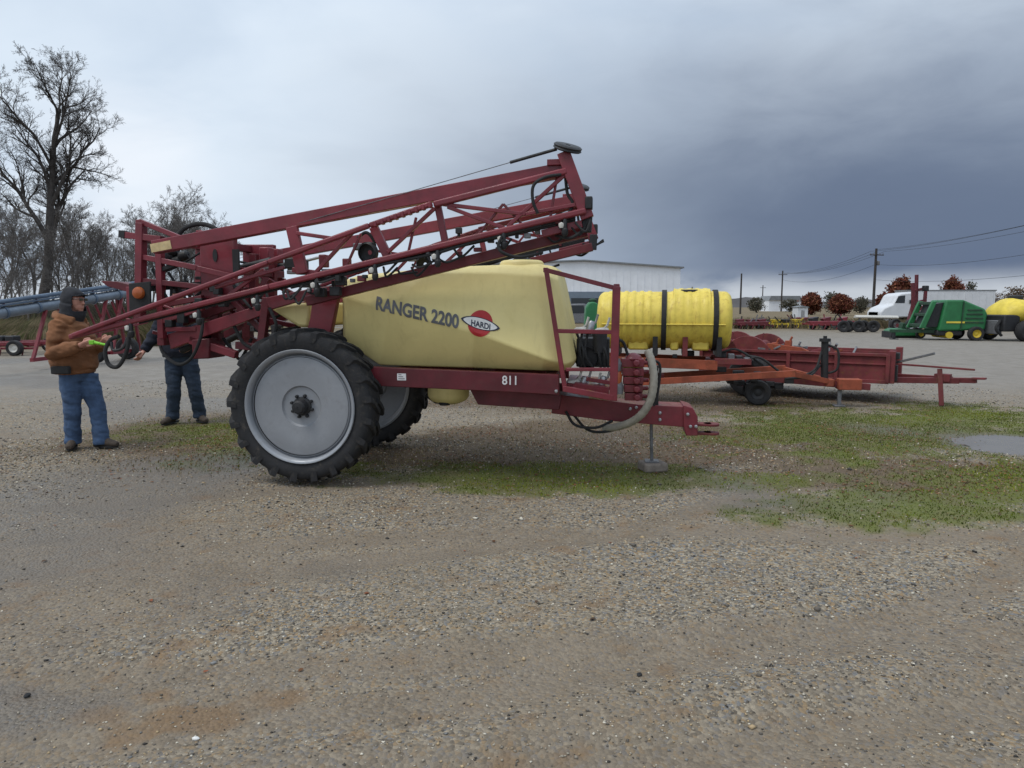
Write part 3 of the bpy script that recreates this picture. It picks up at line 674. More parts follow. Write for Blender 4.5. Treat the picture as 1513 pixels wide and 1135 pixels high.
for i in range(6):
    a = S(852 + 8 * i, 492 + rng.uniform(-3, 4), -.35); b_ = S(856 + 9 * i + rng.uniform(-8, 8), 548, -.42); mid = (a + b_) / 2 + Vector((rng.uniform(-.06, .06), -.08, rng.uniform(-.04, .05)))
    MB().tube(curve_pts([a, mid, b_]), .012, 8).build('hose', 'black_matt', spr)
for i, (x, y, rr) in enumerate(((858, 488, .03), (872, 484, .035), (889, 489, .03), (862, 566, .035), (876, 570, .03), (890, 565, .032), (848, 566, .03))):
    c = S(x, y, -.38); m_ = MB(); m_.lathe([(rr * .7, -.06), (rr, -.04), (rr, .04), (rr * .7, .06), (.003, .06)], c, (.3, .2, 1) if i % 2 else (1, .2, .1), 14); m_.tube([c, c + Vector((.05, 0, .05)), c + Vector((.07, 0, .12))], .011, 8); m_.build('fitting', 'steel' if i % 2 else 'white_plastic', spr)
plate('pump_tray', [(836, 578), (900, 582), (900, 572), (850, 566)], -.52, .2, 'red')
rod('hose_guide', S(866, 560, -.5), S(904, 566, -.5), .035, 'red')
# valve stack
for i, (y0, y1) in enumerate(((530, 543), (544, 556), (557, 568), (569, 580), (581, 592))):
    a = S(918 + i * 1.2, y1, -.40); b_ = S(952 - i * .6, y0, -.40); cx_ = (a.x + b_.x) / 2; cz = (a.z + b_.z) / 2
    m_ = MB(); m_.box((cx_, -.33, cz), (b_.x - a.x, .16, (b_.z - a.z) * .94)); m_.lathe([(.034, 0), (.034, -.05), (.026, -.06), (.001, -.06)], (cx_ + .03, -.41, cz), (0, 1, 0), 6); m_.lathe([(.02, 0), (.02, .05), (.001, .05)], (b_.x, -.34, cz), (1, 0, 0), 8); m_.build('valve_block', 'red', spr, 30, .008)
m_ = MB(); p = S(936, 528, -.34)
m_.lathe([(.075, -.02), (.08, .0), (.06, .03), (.02, .05), (.005, .05)], (p.x, -.34, p.z - .01), (0, 0, 1), 16); m_.build('valve_cap', 'red', spr)
for x, y in ((912, 558), (914, 574), (911, 540)):
    c = S(x, y, -.42); m_ = MB(); m_.lathe([(.04, -.05), (.045, .02), (.03, .06), (.002, .06)], c, (0, 0, 1), 14); m_.build('gauge', 'amber' if y == 558 else 'steel_dull', spr)
hp = [S(x, y, v) for x, y, v in ((957, 519, -.30), (963, 535, -.36), (966, 560, -.42), (962, 588, -.44), (950, 610, -.42), (932, 624, -.36), (910, 631, -.28), (893, 633, -.20))]
m_ = MB(); pts = curve_pts(hp, 8); m_.tube(pts, [.034 + .0035 * (i % 2) for i in range(len(pts))], 14); m_.build('suction_hose', 'grey_hose', spr, 60)
for i, ps in enumerate((((836, 608, -.2), (850, 628, -.25), (880, 632, -.25), (905, 622, -.2)), ((845, 610, -.1), (870, 636, -.2), (905, 636, -.25), (925, 622, -.2)), ((955, 530, -.2), (962, 552, -.15), (958, 590, -.15), (952, 600, -.15)), ((958, 532, -.18), (975, 540, -.15), (971, 585, -.15), (966, 600, -.14)), ((905, 500, -.4), (920, 505, -.38), (926, 520, -.36), (930, 532, -.36)))):
    MB().tube(curve_pts([S(*p) for p in ps]), .013, 8).build('hose', 'black_matt', spr)
rod('valve_post', S(968, 540, -.1), S(968, 598, -.1), .05, 'black', h=.06)

# the rear yellow tank and mast behind the main tank
plate('rinse_tank', [(398, 456), (425, 449), (459, 447), (456, 484), (441, 484)], -.52, .52, 'tank_yellow', .03)
plate('mast_plate', [(462, 437), (500, 432), (488, 494), (452, 494), (458, 470)], -.64, -.56, 'red', mirror=True)
plate('mast_arm', [(392, 440), (440, 430), (505, 420), (505, 437), (440, 446), (398, 458)], -.60, -.54, 'red', mirror=True)
plate('lift_arm', [(247, 494), (398, 446), (398, 462), (252, 516)], -.48, -.40, 'red', mirror=True)
plate('lift_arm', [(268, 468), (360, 438), (362, 450), (270, 482)], -.36, -.28, 'red_dark', mirror=True)
plate('lower_arm', [(280, 496), (348, 520), (346, 530), (278, 508)], -.48, -.40, 'red', mirror=True)
plate('step_box', [(283, 502), (309, 500), (309, 530), (284, 531)], -.50, -.20, 'red_dark', .01)
rod('mast_post', S(395, 440, -.5), S(385, 520, -.5), .07, 'red_dark'); rod('mast_post', S(395, 440, .5), S(385, 520, .5), .07, 'red_dark')
rod('mast_brace', S(340, 440, -.4), S(398, 500, -.4), .05, 'red_dark'); rod('mast_brace', S(350, 510, -.4), S(440, 520, -.4), .07, 'red_dark')
# centre frame
for sv in (-1, 1):
    V = .50 * sv; P = lambda x, y, vv=None: (lambda q: Vector((q.x, (V if vv is None else vv * sv), q.z)))(S(x, y, -.50))
    rod('frame_post', P(209, 330), P(207, 475), .09, 'red', .07); rod('frame_post', P(236, 362), P(240, 500), .07, 'red', .06)
    rod('frame_arm', P(182, 347), P(240, 354), .075, 'red', .06); rod('frame_cap', P(179, 346), P(188, 347), .085, 'black', .07)
    rod('frame_arm', P(207, 327), P(272, 354), .045, 'red', .045); rod('frame_arm', P(206, 325), P(206, 348), .05, 'red', .05)
    rod('frame_arm', P(212, 380), P(292, 396), .06, 'red', .05); rod('frame_arm', P(212, 415), P(310, 425), .06, 'red_dark', .05)
    rod('frame_arm', P(236, 400), P(262, 390), .04, 'black_matt', .04); rod('frame_arm', P(272, 392), P(350, 410), .05, 'red', .05)
    rod('frame_arm', P(205, 458), P(300, 440), .06, 'red_dark', .05); rod('frame_arm', P(240, 475), P(300, 455), .06, 'red', .05)
    q = [S2(x, y, -.50) for x, y in ((289, 350), (340, 350), (341, 440), (292, 442))]
    MB().prism(q, .36 * sv, .44 * sv).build('tower_plate', 'red', spr, 30, .01)
    c = P(313, 377, .445); m_ = MB(); m_.lathe([(.03, -.004), (.03, .004), (.001, .004)], (0, 0, 0), (0, 1, 0), 20, True); m_.v = [(c.x + a * .8, c.y + b_, c.z + e * 2.0) for a, b_, e in m_.v]; m_.build('slot_shade', 'black', spr)  # flat black oval on the plate paints the shade inside a slot
    rod('tower_post', P(300, 440, .3), P(305, 505, .3), .09, 'red_dark'); rod('tower_post', P(352, 372, .2), P(352, 470, .2), .07, 'red_dark')
    for x, y in ((322, 430), (316, 425), (330, 445), (296, 448), (270, 470), (252, 478)):
        c = P(x, y, .50); MB().box(c, (rng.uniform(.05, .1), .08, rng.uniform(.05, .12))).build('bracket', 'black', spr, 30, .006)
    a = P(330, 396, .25); b_ = P(425, 372, .25); m_ = MB(); m_.tube([a, a.lerp(b_, .55)], .035, 12); m_.build('cylinder', 'black', spr); MB().tube([a.lerp(b_, .5), b_], .018, 10).build('piston_rod', 'steel', spr)
    a = P(250, 520, .3); b_ = P(330, 480, .3); MB().tube([a, a.lerp(b_, .6)], .035, 12).build('cylinder', 'black', spr); MB().tube([a.lerp(b_, .55), b_], .018, 10).build('piston_rod', 'steel', spr)
    c = P(364, 372, .1); MB().box(c, (.10, .12, .14)).build('valve_housing', 'red', spr, 30, .01); c = P(404, 386, .1); MB().box(c, (.12, .12, .10)).build('valve_housing', 'black', spr, 30, .01)
    c = P(466, 384, .3); MB().box(c, (.07, .1, .12)).build('valve_housing', 'red_dark', spr, 30, .01)
    p = P(345, 368, .46); MB().bar(p, p - Vector((0, 0, .22)), .03, .06).build('bracket', 'black', spr)
for y in (352, 420, 472, 505):
    a = S(209, y, -.5); rod('cross_tube', (a.x + (.2 if y > 460 else 0), -.5, a.z), (a.x + (.2 if y > 460 else 0), .5, a.z), .07, 'red', .07)
for x, y in ((300, 358), (300, 440), (350, 400)):
    a = S(x, y, -.5); rod('cross_tube', (a.x, -.42, a.z), (a.x, .42, a.z), .07, 'red_dark', .07)
a = S(205, 325, -.5); MB().tube(curve_pts([S(262, 352, -.3), S(272, 338, -.3), S(294, 331, -.3), S(315, 336, -.3), S(328, 348, -.3)]), .022, 10).build('hose', 'black_matt', spr)
for i in range(10):
    x = 225 + 24 * i; v = -.44 + .04 * (i % 5); y = 398 + 8 * i * .6
    ps = [S(x, y, v), S(x + 18 + rng.uniform(-8, 8), y + 34 + rng.uniform(-8, 16), v - .06), S(x + 30, y + 22 + rng.uniform(0, 20), v), S(x + 52, y + rng.uniform(10, 50), v)]
    MB().tube(curve_pts(ps), .013, 8).build('hose', 'black_matt', spr)
for ps in (((330, 500, -.3), (345, 520, -.35), (356, 530, -.35), (372, 500, -.3)), ((300, 470, -.5), (296, 500, -.55), (282, 530, -.55), (262, 538, -.5), (240, 520, -.4), (236, 498, -.3)), ((398, 455, -.6), (408, 480, -.62), (402, 505, -.6)), ((345, 480, -.45), (358, 505, -.45), (372, 515, -.45))):
    MB().tube(curve_pts([S(*p) for p in ps]), .016, 8).build('hose', 'black_matt', spr)
for x, y in ((250, 380), (262, 386), (272, 378), (256, 372)):
    c = S(x, y, -.2); m_ = MB(); m_.lathe([(.035, -.05), (.05, -.03), (.05, .03), (.035, .05), (.01, .05)], c, (1, .1, .2), 14); m_.build('spring', 'black', spr)
# the crowd of small fittings inside the rear frame
rc = random.Random(77)
for i in range(46):
    x = rc.uniform(222, 470); yb = 372 + (x - 222) * .10; y = rc.uniform(max(yb, 380), 492); v = rc.uniform(-.5, .15); c = S(x, y, v); t = rc.random()
    if t < .4: MB().box(c, (rc.uniform(.03, .11), rc.uniform(.04, .12), rc.uniform(.03, .10))).build('bracket', rc.choice(('black', 'black_matt', 'red_dark', 'steel_dull')), spr, 30, .006)
    elif t < .65: MB().bar(c, c + Vector((rc.uniform(-.35, .35), rc.uniform(-.1, .2), rc.uniform(-.22, .12))), rc.uniform(.025, .05)).build('link_bar', rc.choice(('red', 'red_dark', 'black', 'red')), spr, 30, .004)
    elif t < .9: MB().tube(curve_pts([c, c + Vector((rc.uniform(.02, .15), -.06, rc.uniform(-.18, -.04))), c + Vector((rc.uniform(.15, .3), -.02, rc.uniform(-.16, .04))), c + Vector((rc.uniform(.25, .5), .05, rc.uniform(-.1, .12)))]), rc.uniform(.009, .015), 8).build('hose', 'black_matt', spr)
    else:
        m_ = MB(); m_.lathe([(.022, -.03), (.03, -.02), (.03, .02), (.02, .035), (.002, .035)], c, (rc.random(), rc.random(), 1), 12); m_.build('fitting', rc.choice(('white_plastic', 'steel', 'black')), spr)
# lamp board and tail bracket
LB = plate('lamp_board', [(190, 419), (221, 416), (222, 452), (191, 462)], -.74, -.715, 'black_matt', .004)
c = S(206, 433, -.745); m_ = MB(); m_.lathe([(.056, 0), (.056, -.02), (.05, -.034), (.03, -.044), (.002, -.047)], c, (0, 1, 0), 24); m_.build('amber_lamp', 'amber', LB, 40)
plate('tail_bracket', [(148, 415), (172, 416), (206, 424), (205, 433), (190, 432), (158, 423)], -.66, -.50, 'red_dark', .004); rod('tail_post', S(192, 424, -.66), S(194, 466, -.66), .05, 'red', .05)
rod('tail_arm', S(206, 428, -.5), S(300, 420, -.3), .05, 'black_matt')

# booms: outer section folded back along the inner one
def boom(sv):
    bm_ = thing('boom', (0, 0, 0)); bm_.parent = spr
    def P(x, y, o=0.): q = S(x, y, -1.02); return Vector((q.x, sv * (1.02 + o), q.z))
    def rb(name, x0, y0, x1, y1, w, h=None, o=0., mat='red'): return MB().bar(P(x0, y0, o), P(x1, y1, o), w, h, (0, 0, 1)).build(name, mat, bm_, 30, .014 if name == 'chord' else .006, 3)
    rb('top_beam', 214, 364, 836, 246, .115, .09, -.14)
    for x0, y0, x1, y1, w in ((426, 334, 442, 404, .10), (548, 334, 570, 380, .075), (644, 303, 655, 357, .055)): rb('strut', x0, y0, x1, y1, w, .05, -.07)
    rb('chord', 112, 496, 400, 388, .043, .045, .04); rb('chord', 400, 388, 548, 334, .045, .045, .04); rb('chord', 548, 334, 640, 302, .045, .05, .03); rb('chord', 640, 302, 838, 252, .055, .05, -.02)
    rb('chord', 106, 498, 400, 424, .048, .05, .02); rb('chord', 400, 424, 866, 312, .050, .05, .02)
    rb('lower_beam', 440, 445, 866, 338, .085, .09, -.20, 'red_dark')  # same red as the boom, darkened for the shade it lies in
    for x0, y0, x1, y1 in ((571, 373, 641, 307), (660, 305, 745, 337), (652, 301, 776, 316), (749, 335, 842, 250), (463, 404, 520, 342), (436, 344, 490, 352), (335, 437, 388, 398), (500, 398, 640, 365), (776, 316, 860, 300)): rb('brace', x0, y0, x1, y1, .032, .03, -.03)
    rb('brace', 425, 398, 470, 404, .045, .04, -.1); rb('brace', 318, 425, 420, 395, .03, .03, .0)
    for k_ in range(9):
        t = k_ / 8; x = 556 + (636 - 556) * t; y = 332 + (304 - 332) * t; rb('clamp', x, y - 4, x + 2, y + 4, .028, .06, .035)
    rb('end_post', 832, 224, 868, 322, .105, .08, -.04); rb('end_post', 868, 312, 866, 342, .08, .08, -.08, 'black'); rb('hinge_arm', 860, 330, 800, 345, .06, .08, -.06)
    c = P(870, 300, -.02); MB().box(c, (.06, .10, .10)).build('hinge_pin', 'black', bm_, 30, .01)
    pl = MB(); c = P(838, 216, -.06); ax = Vector((.28, -.34 * 1, 1)); pl.lathe([(.02, .022), (.105, .022), (.118, .012), (.112, 0), (.118, -.012), (.105, -.022), (.02, -.022)], c, ax, 32); pl.build('pulley', 'black', bm_, 40)
    MB().tube([P(822, 218, -.06), P(752, 238, -.06)], .013, 8).build('cable_end', 'black', bm_); MB().tube([P(752, 238, -.06), P(560, 293, -.08), P(420, 332, -.1)], .0035, 5).build('cable', 'steel_dull', bm_)
    MB().tube([P(805, 242, -.12), P(650, 282, -.12)], .0035, 5).build('cable', 'steel_dull', bm_)
    MB().box(P(818, 237, -.10), (.12, .06, .05)).build('cable_clamp', 'red', bm_, 30, .006)
    for ps in (((829, 258, 0), (806, 263, .03), (789, 275, .03), (788, 298, .03), (795, 316, .02)), ((835, 262, -.05), (838, 285, -.05), (846, 300, -.04), (838, 318, -.03)), ((743, 350, .05), (738, 366, .06), (748, 376, .06), (770, 380, .0), (800, 372, -.1)),
               ((862, 340, -.02), (848, 350, .02), (838, 352, .0), (820, 346, -.1)), ((560, 392, .02), (640, 376, .02), (700, 358, .02), (800, 334, .02)), ((430, 425, .0), (500, 408, .0), (560, 392, .02))):
        MB().tube(curve_pts([P(*p) for p in ps]), .013, 8).build('hose', 'black_matt', bm_)
    nz = MB(); nz.lathe([(.012, .06), (.018, .04), (.018, -.01), (.026, -.02), (.026, -.05), (.014, -.07), (.001, -.07)], (0, 0, 0), (0, 0, 1), 10); nz.box((-.02, 0, .0), (.05, .03, .03)); nm = nz.mesh('nozzle', 30); nm.materials.append(MT['black'])
    cp = MB(); cp.lathe([(.017, -.035), (.022, -.02), (.022, .0), (.001, .01)], (0, 0, 0), (0, 0, 1), 10); cm = cp.mesh('nozzle_cap', 30); cm.materials.append(MT['white_plastic'])
    for x, y in ((197, 487), (297, 468), (383, 447), (470, 424), (556, 402), (648, 382), (745, 356), (835, 336)):
        q = bpy.data.objects.new('nozzle', nm); COL.objects.link(q); q.parent = bm_; q.location = P(x, y, .03); q.scale = (1.05, 1.05, 1.05)
        q = bpy.data.objects.new('nozzle_cap', cm); COL.objects.link(q); q.parent = bm_; q.location = P(x - 5, y - 5, .035); q.scale = (1.05, 1.05, 1.05)
    a = [(194, 490, .02), (190, 520, .03), (178, 541, .03), (164, 538, .03), (159, 518, .03), (166, 502, .02), (178, 497, .02)]
    MB().tube(curve_pts([P(*p) for p in a]), .018, 10).build('hose_loop', 'black_matt', bm_); MB().tube(curve_pts([P(190, 500, .02), P(186, 514, .04), P(172, 517, .04), P(168, 505, .03)]), .013, 8).build('hose_loop', 'black', bm_)
    st_ = MB(); a = P(213, 372, -.09); b2 = P(242, 365, -.09)
    MB().bar(P(213, 366, -.092), P(243, 360, -.092), .075, .004, (0, 0, 1)).build('reflector_tape', 'sticker_tan', bm_)
    m_ = MB(); m_.box(P(678, 341, 0), (.05, .05, .05)); m_.tube([P(678, 350, 0), P(678, 337, 0)], .014); m_.build('valve', 'black', bm_, 30, .008)
    c = P(538, 372, -.1); m_ = MB(); m_.lathe([(.075, -.03), (.09, -.02), (.09, .02), (.075, .03), (.02, .03)], c, (.2, 1, .1), 20); m_.build('hose_reel', 'black', bm_); MB().tube(curve_pts([P(522, 350, -.1), P(536, 342, -.1), P(548, 360, -.1), P(545, 392, -.1)]), .014, 8).build('hose', 'black_matt', bm_)
    for x, y in ((480, 404), (500, 415), (492, 430), (470, 432)): MB().box(P(x, y, -.06), (.09, .07, .08)).build('bracket', 'black' if y > 410 else 'steel_dull', bm_, 30, .008)
    MB().box(P(520, 362, -.2), (.11, .08, .06)).build('fold_valve', 'steel_dull', bm_, 30, .01)
    rr_ = random.Random(31 + sv)
    for k_ in range(34):                              # clips, joints and short hoses along the lower chord
        x = 400 + 462 * (k_ + rr_.random()) / 34; y = 424 + (x - 400) * (312 - 424) / 466 + rr_.uniform(3, 22); c = P(x, y, rr_.uniform(-.14, .04)); t = rr_.random()
        if t < .5: MB().box(c, (rr_.uniform(.025, .07), .05, rr_.uniform(.025, .06))).build('clip', rr_.choice(('black', 'black_matt', 'steel_dull', 'red_dark')), bm_, 30, .005)
        else: MB().tube(curve_pts([c, c + Vector((rr_.uniform(.03, .1), -.03 * -sv, rr_.uniform(-.08, -.02))), c + Vector((rr_.uniform(.12, .25), 0, rr_.uniform(-.02, .05)))]), .010, 7).build('hose', 'black_matt', bm_)
    for x0, y0, x1, y1 in ((700, 352, 742, 300), (742, 300, 775, 336), (600, 374, 612, 320), (505, 400, 530, 344), (236, 452, 262, 462), (180, 472, 200, 476), (812, 322, 822, 260)): rb('brace', x0, y0, x1, y1, .022, .022, -.06)
    for k_ in range(3): MB().tube([P(200 + k_ * 3, 474 + k_ * 2, .0), P(420, 421 + k_ * 2, -.03), P(700, 355 + k_ * 2, -.04), P(850, 320 + k_ * 3, -.05)], .008, 6).build('hose', 'black_matt', bm_)
    return bm_
boom(-1); boom(1)

# ------------------------------------------------------------------ people
def hand_into(mb, wrist, d, side, up, s=1.0, curl=.6):
    """palm, four fingers and a thumb; d towards the fingers, side towards the thumb, up the back of the hand"""
    d = Vector(d).normalized(); side = Vector(side); side = (side - d * side.dot(d)).normalized(); up = d.cross(side).normalized() * (1 if d.cross(side).dot(Vector(up)) >= 0 else -1)
    w = Vector(wrist)
    mb.tube([w - d * .03, w + d * .02 * s, w + d * .06 * s, w + d * .095 * s], [(.026, .030), (.024, .038), (.020, .044), (.016, .040)], 10)
    for i, (o, l) in enumerate(((.031, .072), (.011, .082), (-.010, .076), (-.030, .060))):
        p = w + d * .088 * s + side * o * s; pts = [p]; dd = d.copy(); r = [.0105]
        for k, q in enumerate((.42, .32, .26)):
            dd = (Matrix.Rotation(-curl * (1 if k else .7), 3, side.cross(up).cross(up) if False else d.cross(up).normalized()) @ dd)
            p = p + dd * l * q * s; pts.append(p); r.append(.0098 - .0012 * k)
        mb.tube([w + d * .06 * s + side * o * s * .9] + pts, [.011] + r, 8)
    t0 = w + d * .025 * s + side * .030 * s
    mb.tube([t0 - side * .012, t0 + (side * .6 + d * .6).normalized() * .032 * s, t0 + (side * .45 + d * .9).normalized() * .060 * s - up * .008, t0 + (side * .3 + d).normalized() * .080 * s - up * .018], [.015, .0135, .0115, .009], 8)
def head_into(mb, c, fwd, s=1.0):
    f = Vector(fwd).normalized(); sd_ = f.cross(Vector((0, 0, 1))).normalized(); M = Matrix((f, sd_, Vector((0, 0, 1)))).transposed(); c = Vector(c)
    def q(a, b_, e): return c + (M @ Vector((a, b_, e))) * s
    mb.ell(c, (.098 * s, .076 * s, .115 * s), 16, 12, M); mb.ell(q(.035, 0, -.055), (.062 * s, .056 * s, .065 * s), 14, 10, M); mb.ell(q(.062, 0, -.098), (.028 * s, .03 * s, .02 * s), 10, 8, M)
    mb.tube([q(.088, 0, .022), q(.104, 0, -.005), q(.112, 0, -.022), q(.094, 0, -.034)], [.008 * s, .011 * s, .015 * s, .008 * s], 8)
    mb.ell(q(.085, 0, .036), (.018 * s, .05 * s, .012 * s), 10, 6, M); mb.ell(q(.084, 0, -.062), (.016 * s, .024 * s, .008 * s), 10, 6, M); mb.ell(q(.084, 0, -.074), (.016 * s, .022 * s, .008 * s), 10, 6, M)
    for e in (-1, 1): mb.ell(q(-.005, .076 * e, -.01), (.02 * s, .010 * s, .032 * s), 8, 6, M)
    return q, M
def boot_into(mb, ankle, toe_dir, s=1.0, z0=.0):
    a = Vector(ankle); d = Vector(toe_dir); d.z = 0; d.normalize()
    mb.tube([Vector((a.x, a.y, .20)), Vector((a.x, a.y, .11))], [.058, .060], 12)
    h = Vector((a.x, a.y, 0)) - d * .055
    pr = [(0., .062, .035, .04), (.05, .062, .048, .042), (.11, .060, .050, .044), (.18, .048, .043, .050), (.235, .040, .036, .046), (.268, .034, .028, .030)]
    sd_ = d.cross(Vector((0, 0, 1)))
    rings = []
    for t, zc, rh, rw in pr:
        c = h + d * t * s + Vector((0, 0, zc)); rings.append([c + sd_ * (rw * math.cos(2 * math.pi * k / 12)) + Vector((0, 0, 1)) * max(rh * math.sin(2 * math.pi * k / 12), -zc + .012) for k in range(12)])
    mb.loft(rings)
def person(name, foot0, spec, label):
    p = thing(name, (foot0.x, foot0.y, 0), 0, label, 'person'); o = Vector((foot0.x, foot0.y, 0)); Yb = spec['Y']
    def P(x, y, dy=0.): return at(x, y, Yb + dy) - o
    J = {k: P(*v) for k, v in spec['J'].items()}
    lean = lambda a, b_, t: J[a].lerp(J[b_], t)
    skin = MB(); q, M = head_into(skin, J['head'], spec['face'], 1.0)
    skin.tube([J['head'] + Vector((0, 0, -.06)), J['neck'], J['chest']], [.058, .060, .09], 12)
    skin.tube([J['neck'], J['chest'], J['waist'], J['pelvis']], [(.10, .10), (.15, .12), (.145, .12), (.15, .12)], 14)
    for sd_ in 'rl':
        skin.tube([J['sho_' + sd_], lean('sho_' + sd_, 'elb_' + sd_, .5), J['elb_' + sd_], lean('elb_' + sd_, 'wri_' + sd_, .4), J['wri_' + sd_]], [.056, .05, .042, .042, .028], 10)
        skin.tube([J['chest'], J['sho_' + sd_]], [.09, .058], 10)
        skin.tube([J['pelvis'], J['hip_' + sd_], lean('hip_' + sd_, 'kne_' + sd_, .5), J['kne_' + sd_], lean('kne_' + sd_, 'ank_' + sd_, .35), J['ank_' + sd_]], [.10, .085, .075, .056, .056, .038], 10)
        hd = (J['wri_' + sd_] - J['elb_' + sd_]).normalized() if 'hd_' + sd_ not in spec else Vector(spec['hd_' + sd_])
        hand_into(skin, J['wri_' + sd_], hd, spec['th_' + sd_], spec.get('up_' + sd_, (0, -1, 0)), 1.0, spec.get('curl', .6))
    obj('body', remeshed(skin, 'body', .0065, 2), 'skin', p)
    jk = MB(); T = spec['torso']
    jk.tube([J['waist'] + Vector((0, 0, -.10)), J['waist'] + Vector((0, 0, -.06)), J['waist'], lean('waist', 'chest', .5), J['chest'], lean('chest', 'neck', .6), J['neck'] + Vector((0, 0, .01))], T, 20)
    for sd_ in 'rl':
        a = spec['arm']; jk.tube([lean('chest', 'sho_' + sd_, .5), J['sho_' + sd_], lean('sho_' + sd_, 'elb_' + sd_, .5), J['elb_' + sd_], lean('elb_' + sd_, 'wri_' + sd_, .5), lean('elb_' + sd_, 'wri_' + sd_, .88), lean('elb_' + sd_, 'wri_' + sd_, .95)], [a * 1.1, a * 1.05, a, a * .95, a * .82, a * .66, a * .60], 14)
    if spec.get('hood'):
        jk.tube(curve_pts([J['neck'] + Vector((.10, -.10, -.02)), J['neck'] + Vector((-.04, -.135, .03)), J['neck'] + Vector((-.125, 0, .055)), J['neck'] + Vector((-.04, .135, .03)), J['neck'] + Vector((.10, .10, -.02))]), .048, 12)
    obj('jacket', remeshed(jk, 'jacket', .010, 3, .024, 3.), spec['jacket'], p)
    zp = J['waist'] + Vector((0, 0, -.10)); m_ = MB(); m_.tube([zp + Vector((0, 0, -.025)), zp + Vector((0, 0, .03))], [tuple(c * 1.02 for c in T[0]), tuple(c * 1.03 for c in T[0])], 24); obj('hem', remeshed(m_, 'hem', .011, 1, .02, 5.), spec['jacket'], p)
    jn = MB(); jn.tube([J['waist'] + Vector((0, 0, -.04)), J['pelvis'] + Vector((0, 0, .05)), J['pelvis'] + Vector((0, 0, -.05))], [(.165, .15), (.18, .165), (.12, .12)], 18)
    for sd_ in 'rl':
        h, k_, a = (J[i + sd_] for i in ('hip_', 'kne_', 'ank_'))
        jn.tube([h + Vector((0, 0, .06)), h, h.lerp(k_, .5), k_, k_.lerp(a, .5), a + Vector((0, 0, .05)), a + Vector((0, 0, -.035)), a + Vector((0, 0, -.05))], [.115, .115, .104, .088, .084, .086, .090, .080], 16)
    obj('trousers', remeshed(jn, 'trousers', .010, 2, .020, 11.), spec['jeans'], p)
    for sd_ in 'rl':
        bt = MB(); boot_into(bt, J['ank_' + sd_], spec['toe_' + sd_]); bo_ = obj('boot', remeshed(bt, 'boot', .008, 2, .004, 1.), 'boot_leather', p)
        d = Vector(spec['toe_' + sd_]).normalized(); s_ = d.cross(Vector((0, 0, 1))); a = Vector((J['ank_' + sd_].x, J['ank_' + sd_].y, 0)) - d * .06; ring = []
        for k_ in range(20):
            t = 2 * math.pi * k_ / 20; u = math.cos(t); w_ = .047 * math.sin(t) * (1.05 if u > 0 else .85); ring.append(a + d * (.11 + .165 * u - .0) + s_ * w_)
        m_ = MB(); m_.loft([[r_ + Vector((0, 0, .0)) for r_ in ring], [r_ + Vector((0, 0, .022)) for r_ in ring]]); m_.build('sole', 'sole', bo_)
    return p, P, J, q, M
p1 = dict(Y=7.92, face=(1, -.22, -.05), J=dict(head=(111, 445, 0), neck=(103, 473, 0), chest=(105, 495, 0), waist=(109, 535, 0), pelvis=(114, 556, 0),
    sho_r=(86, 482, -.17), elb_r=(79, 522, -.24), wri_r=(121, 510, -.32), sho_l=(118, 482, .19), elb_l=(128, 522, .24), wri_l=(152, 506, .02),
    hip_r=(104, 560, -.06), kne_r=(107, 602, -.08), ank_r=(108, 650, -.04), hip_l=(129, 560, .06), kne_l=(144, 602, .05), ank_l=(150, 650, .0)),
    toe_r=(.35, -1, 0), toe_l=(1, -.22, 0), th_r=(.2, .1, 1), th_l=(0, -.2, 1), torso=[(.205, .185), (.235, .205), (.245, .215), (.25, .225), (.235, .225), (.17, .18), (.095, .10)], arm=.098, curl=.75, hood=True, jacket='brown_canvas', jeans='denim')
W1, P_, J_, q_, M_ = person('person', gnd(128, 660), p1, 'person in brown canvas jacket, dark hood and blue jeans holding the boom tip')
hm = MB(); hd = J_['head']; f = Vector(p1['face']).normalized()
hm.ell(q_(-.030, 0, .02), (.134, .112, .136), 18, 12, M_); hm.tube([hd + Vector((-.02, 0, -.04)), hd + Vector((-.035, 0, -.12)), J_['neck'] + Vector((.0, 0, -.02)), J_['neck'] + Vector((.055, -.03, -.13))], [(.130, .112), (.13, .118), (.135, .135), (.06, .07)], 18)
hme = remeshed(hm, 'hood', .008, 3, .014, 2.)
bmh = bmesh.new(); bmh.from_mesh(hme)                # open the face
fc = q_(.105, 0, -.025); bmesh.ops.delete(bmh, geom=[v for v in bmh.verts if (v.co - fc).dot(f) > -.062 and abs(v.co.z - fc.z) < .080 and (v.co - fc).length < .125], context='VERTS'); bmh.to_mesh(hme); bmh.free()
ho = obj('hood', hme, 'charcoal_cloth', W1); so = ho.modifiers.new('thick', 'SOLIDIFY'); so.thickness = .008
gl = MB()
for e in (-1, 1): gl.box(q_(.112, .034 * e, .022), (.006, .046, .030), M_)
gl.bar(q_(.113, -.012, .026), q_(.113, .012, .026), .006); gl.bar(q_(.112, -.056, .028), q_(.0, -.085, .022), .007); gl.bar(q_(.112, .056, .028), q_(.0, .085, .022), .007); gl.build('glasses', 'glass_dark', W1, 30, .003)
cap = MB(); cap.loft([[q_(.085 + .042 * math.cos(a) * k_, .078 * math.sin(a), .062 + .004 * k_ + .012 * math.cos(a) ** 2) for a in [(-math.pi / 2) + math.pi * i / 10 for i in range(11)]] for k_ in (0., .5, 1.)], caps=False, closed=False)
cbo = cap.build('cap_brim', 'charcoal_cloth', W1, 40); so = cbo.modifiers.new('thick', 'SOLIDIFY'); so.thickness = .008
mb = MB(); mb.box(P_(90, 547, -.235), (.20, .05, .085)); mb.build('belt_pouch', 'black_matt', W1, 30, .012, 3)
tl = thing('hand_tool', (0, 0, 0), 0, 'bright lime green hand tool held by the person in brown jacket', 'tool')
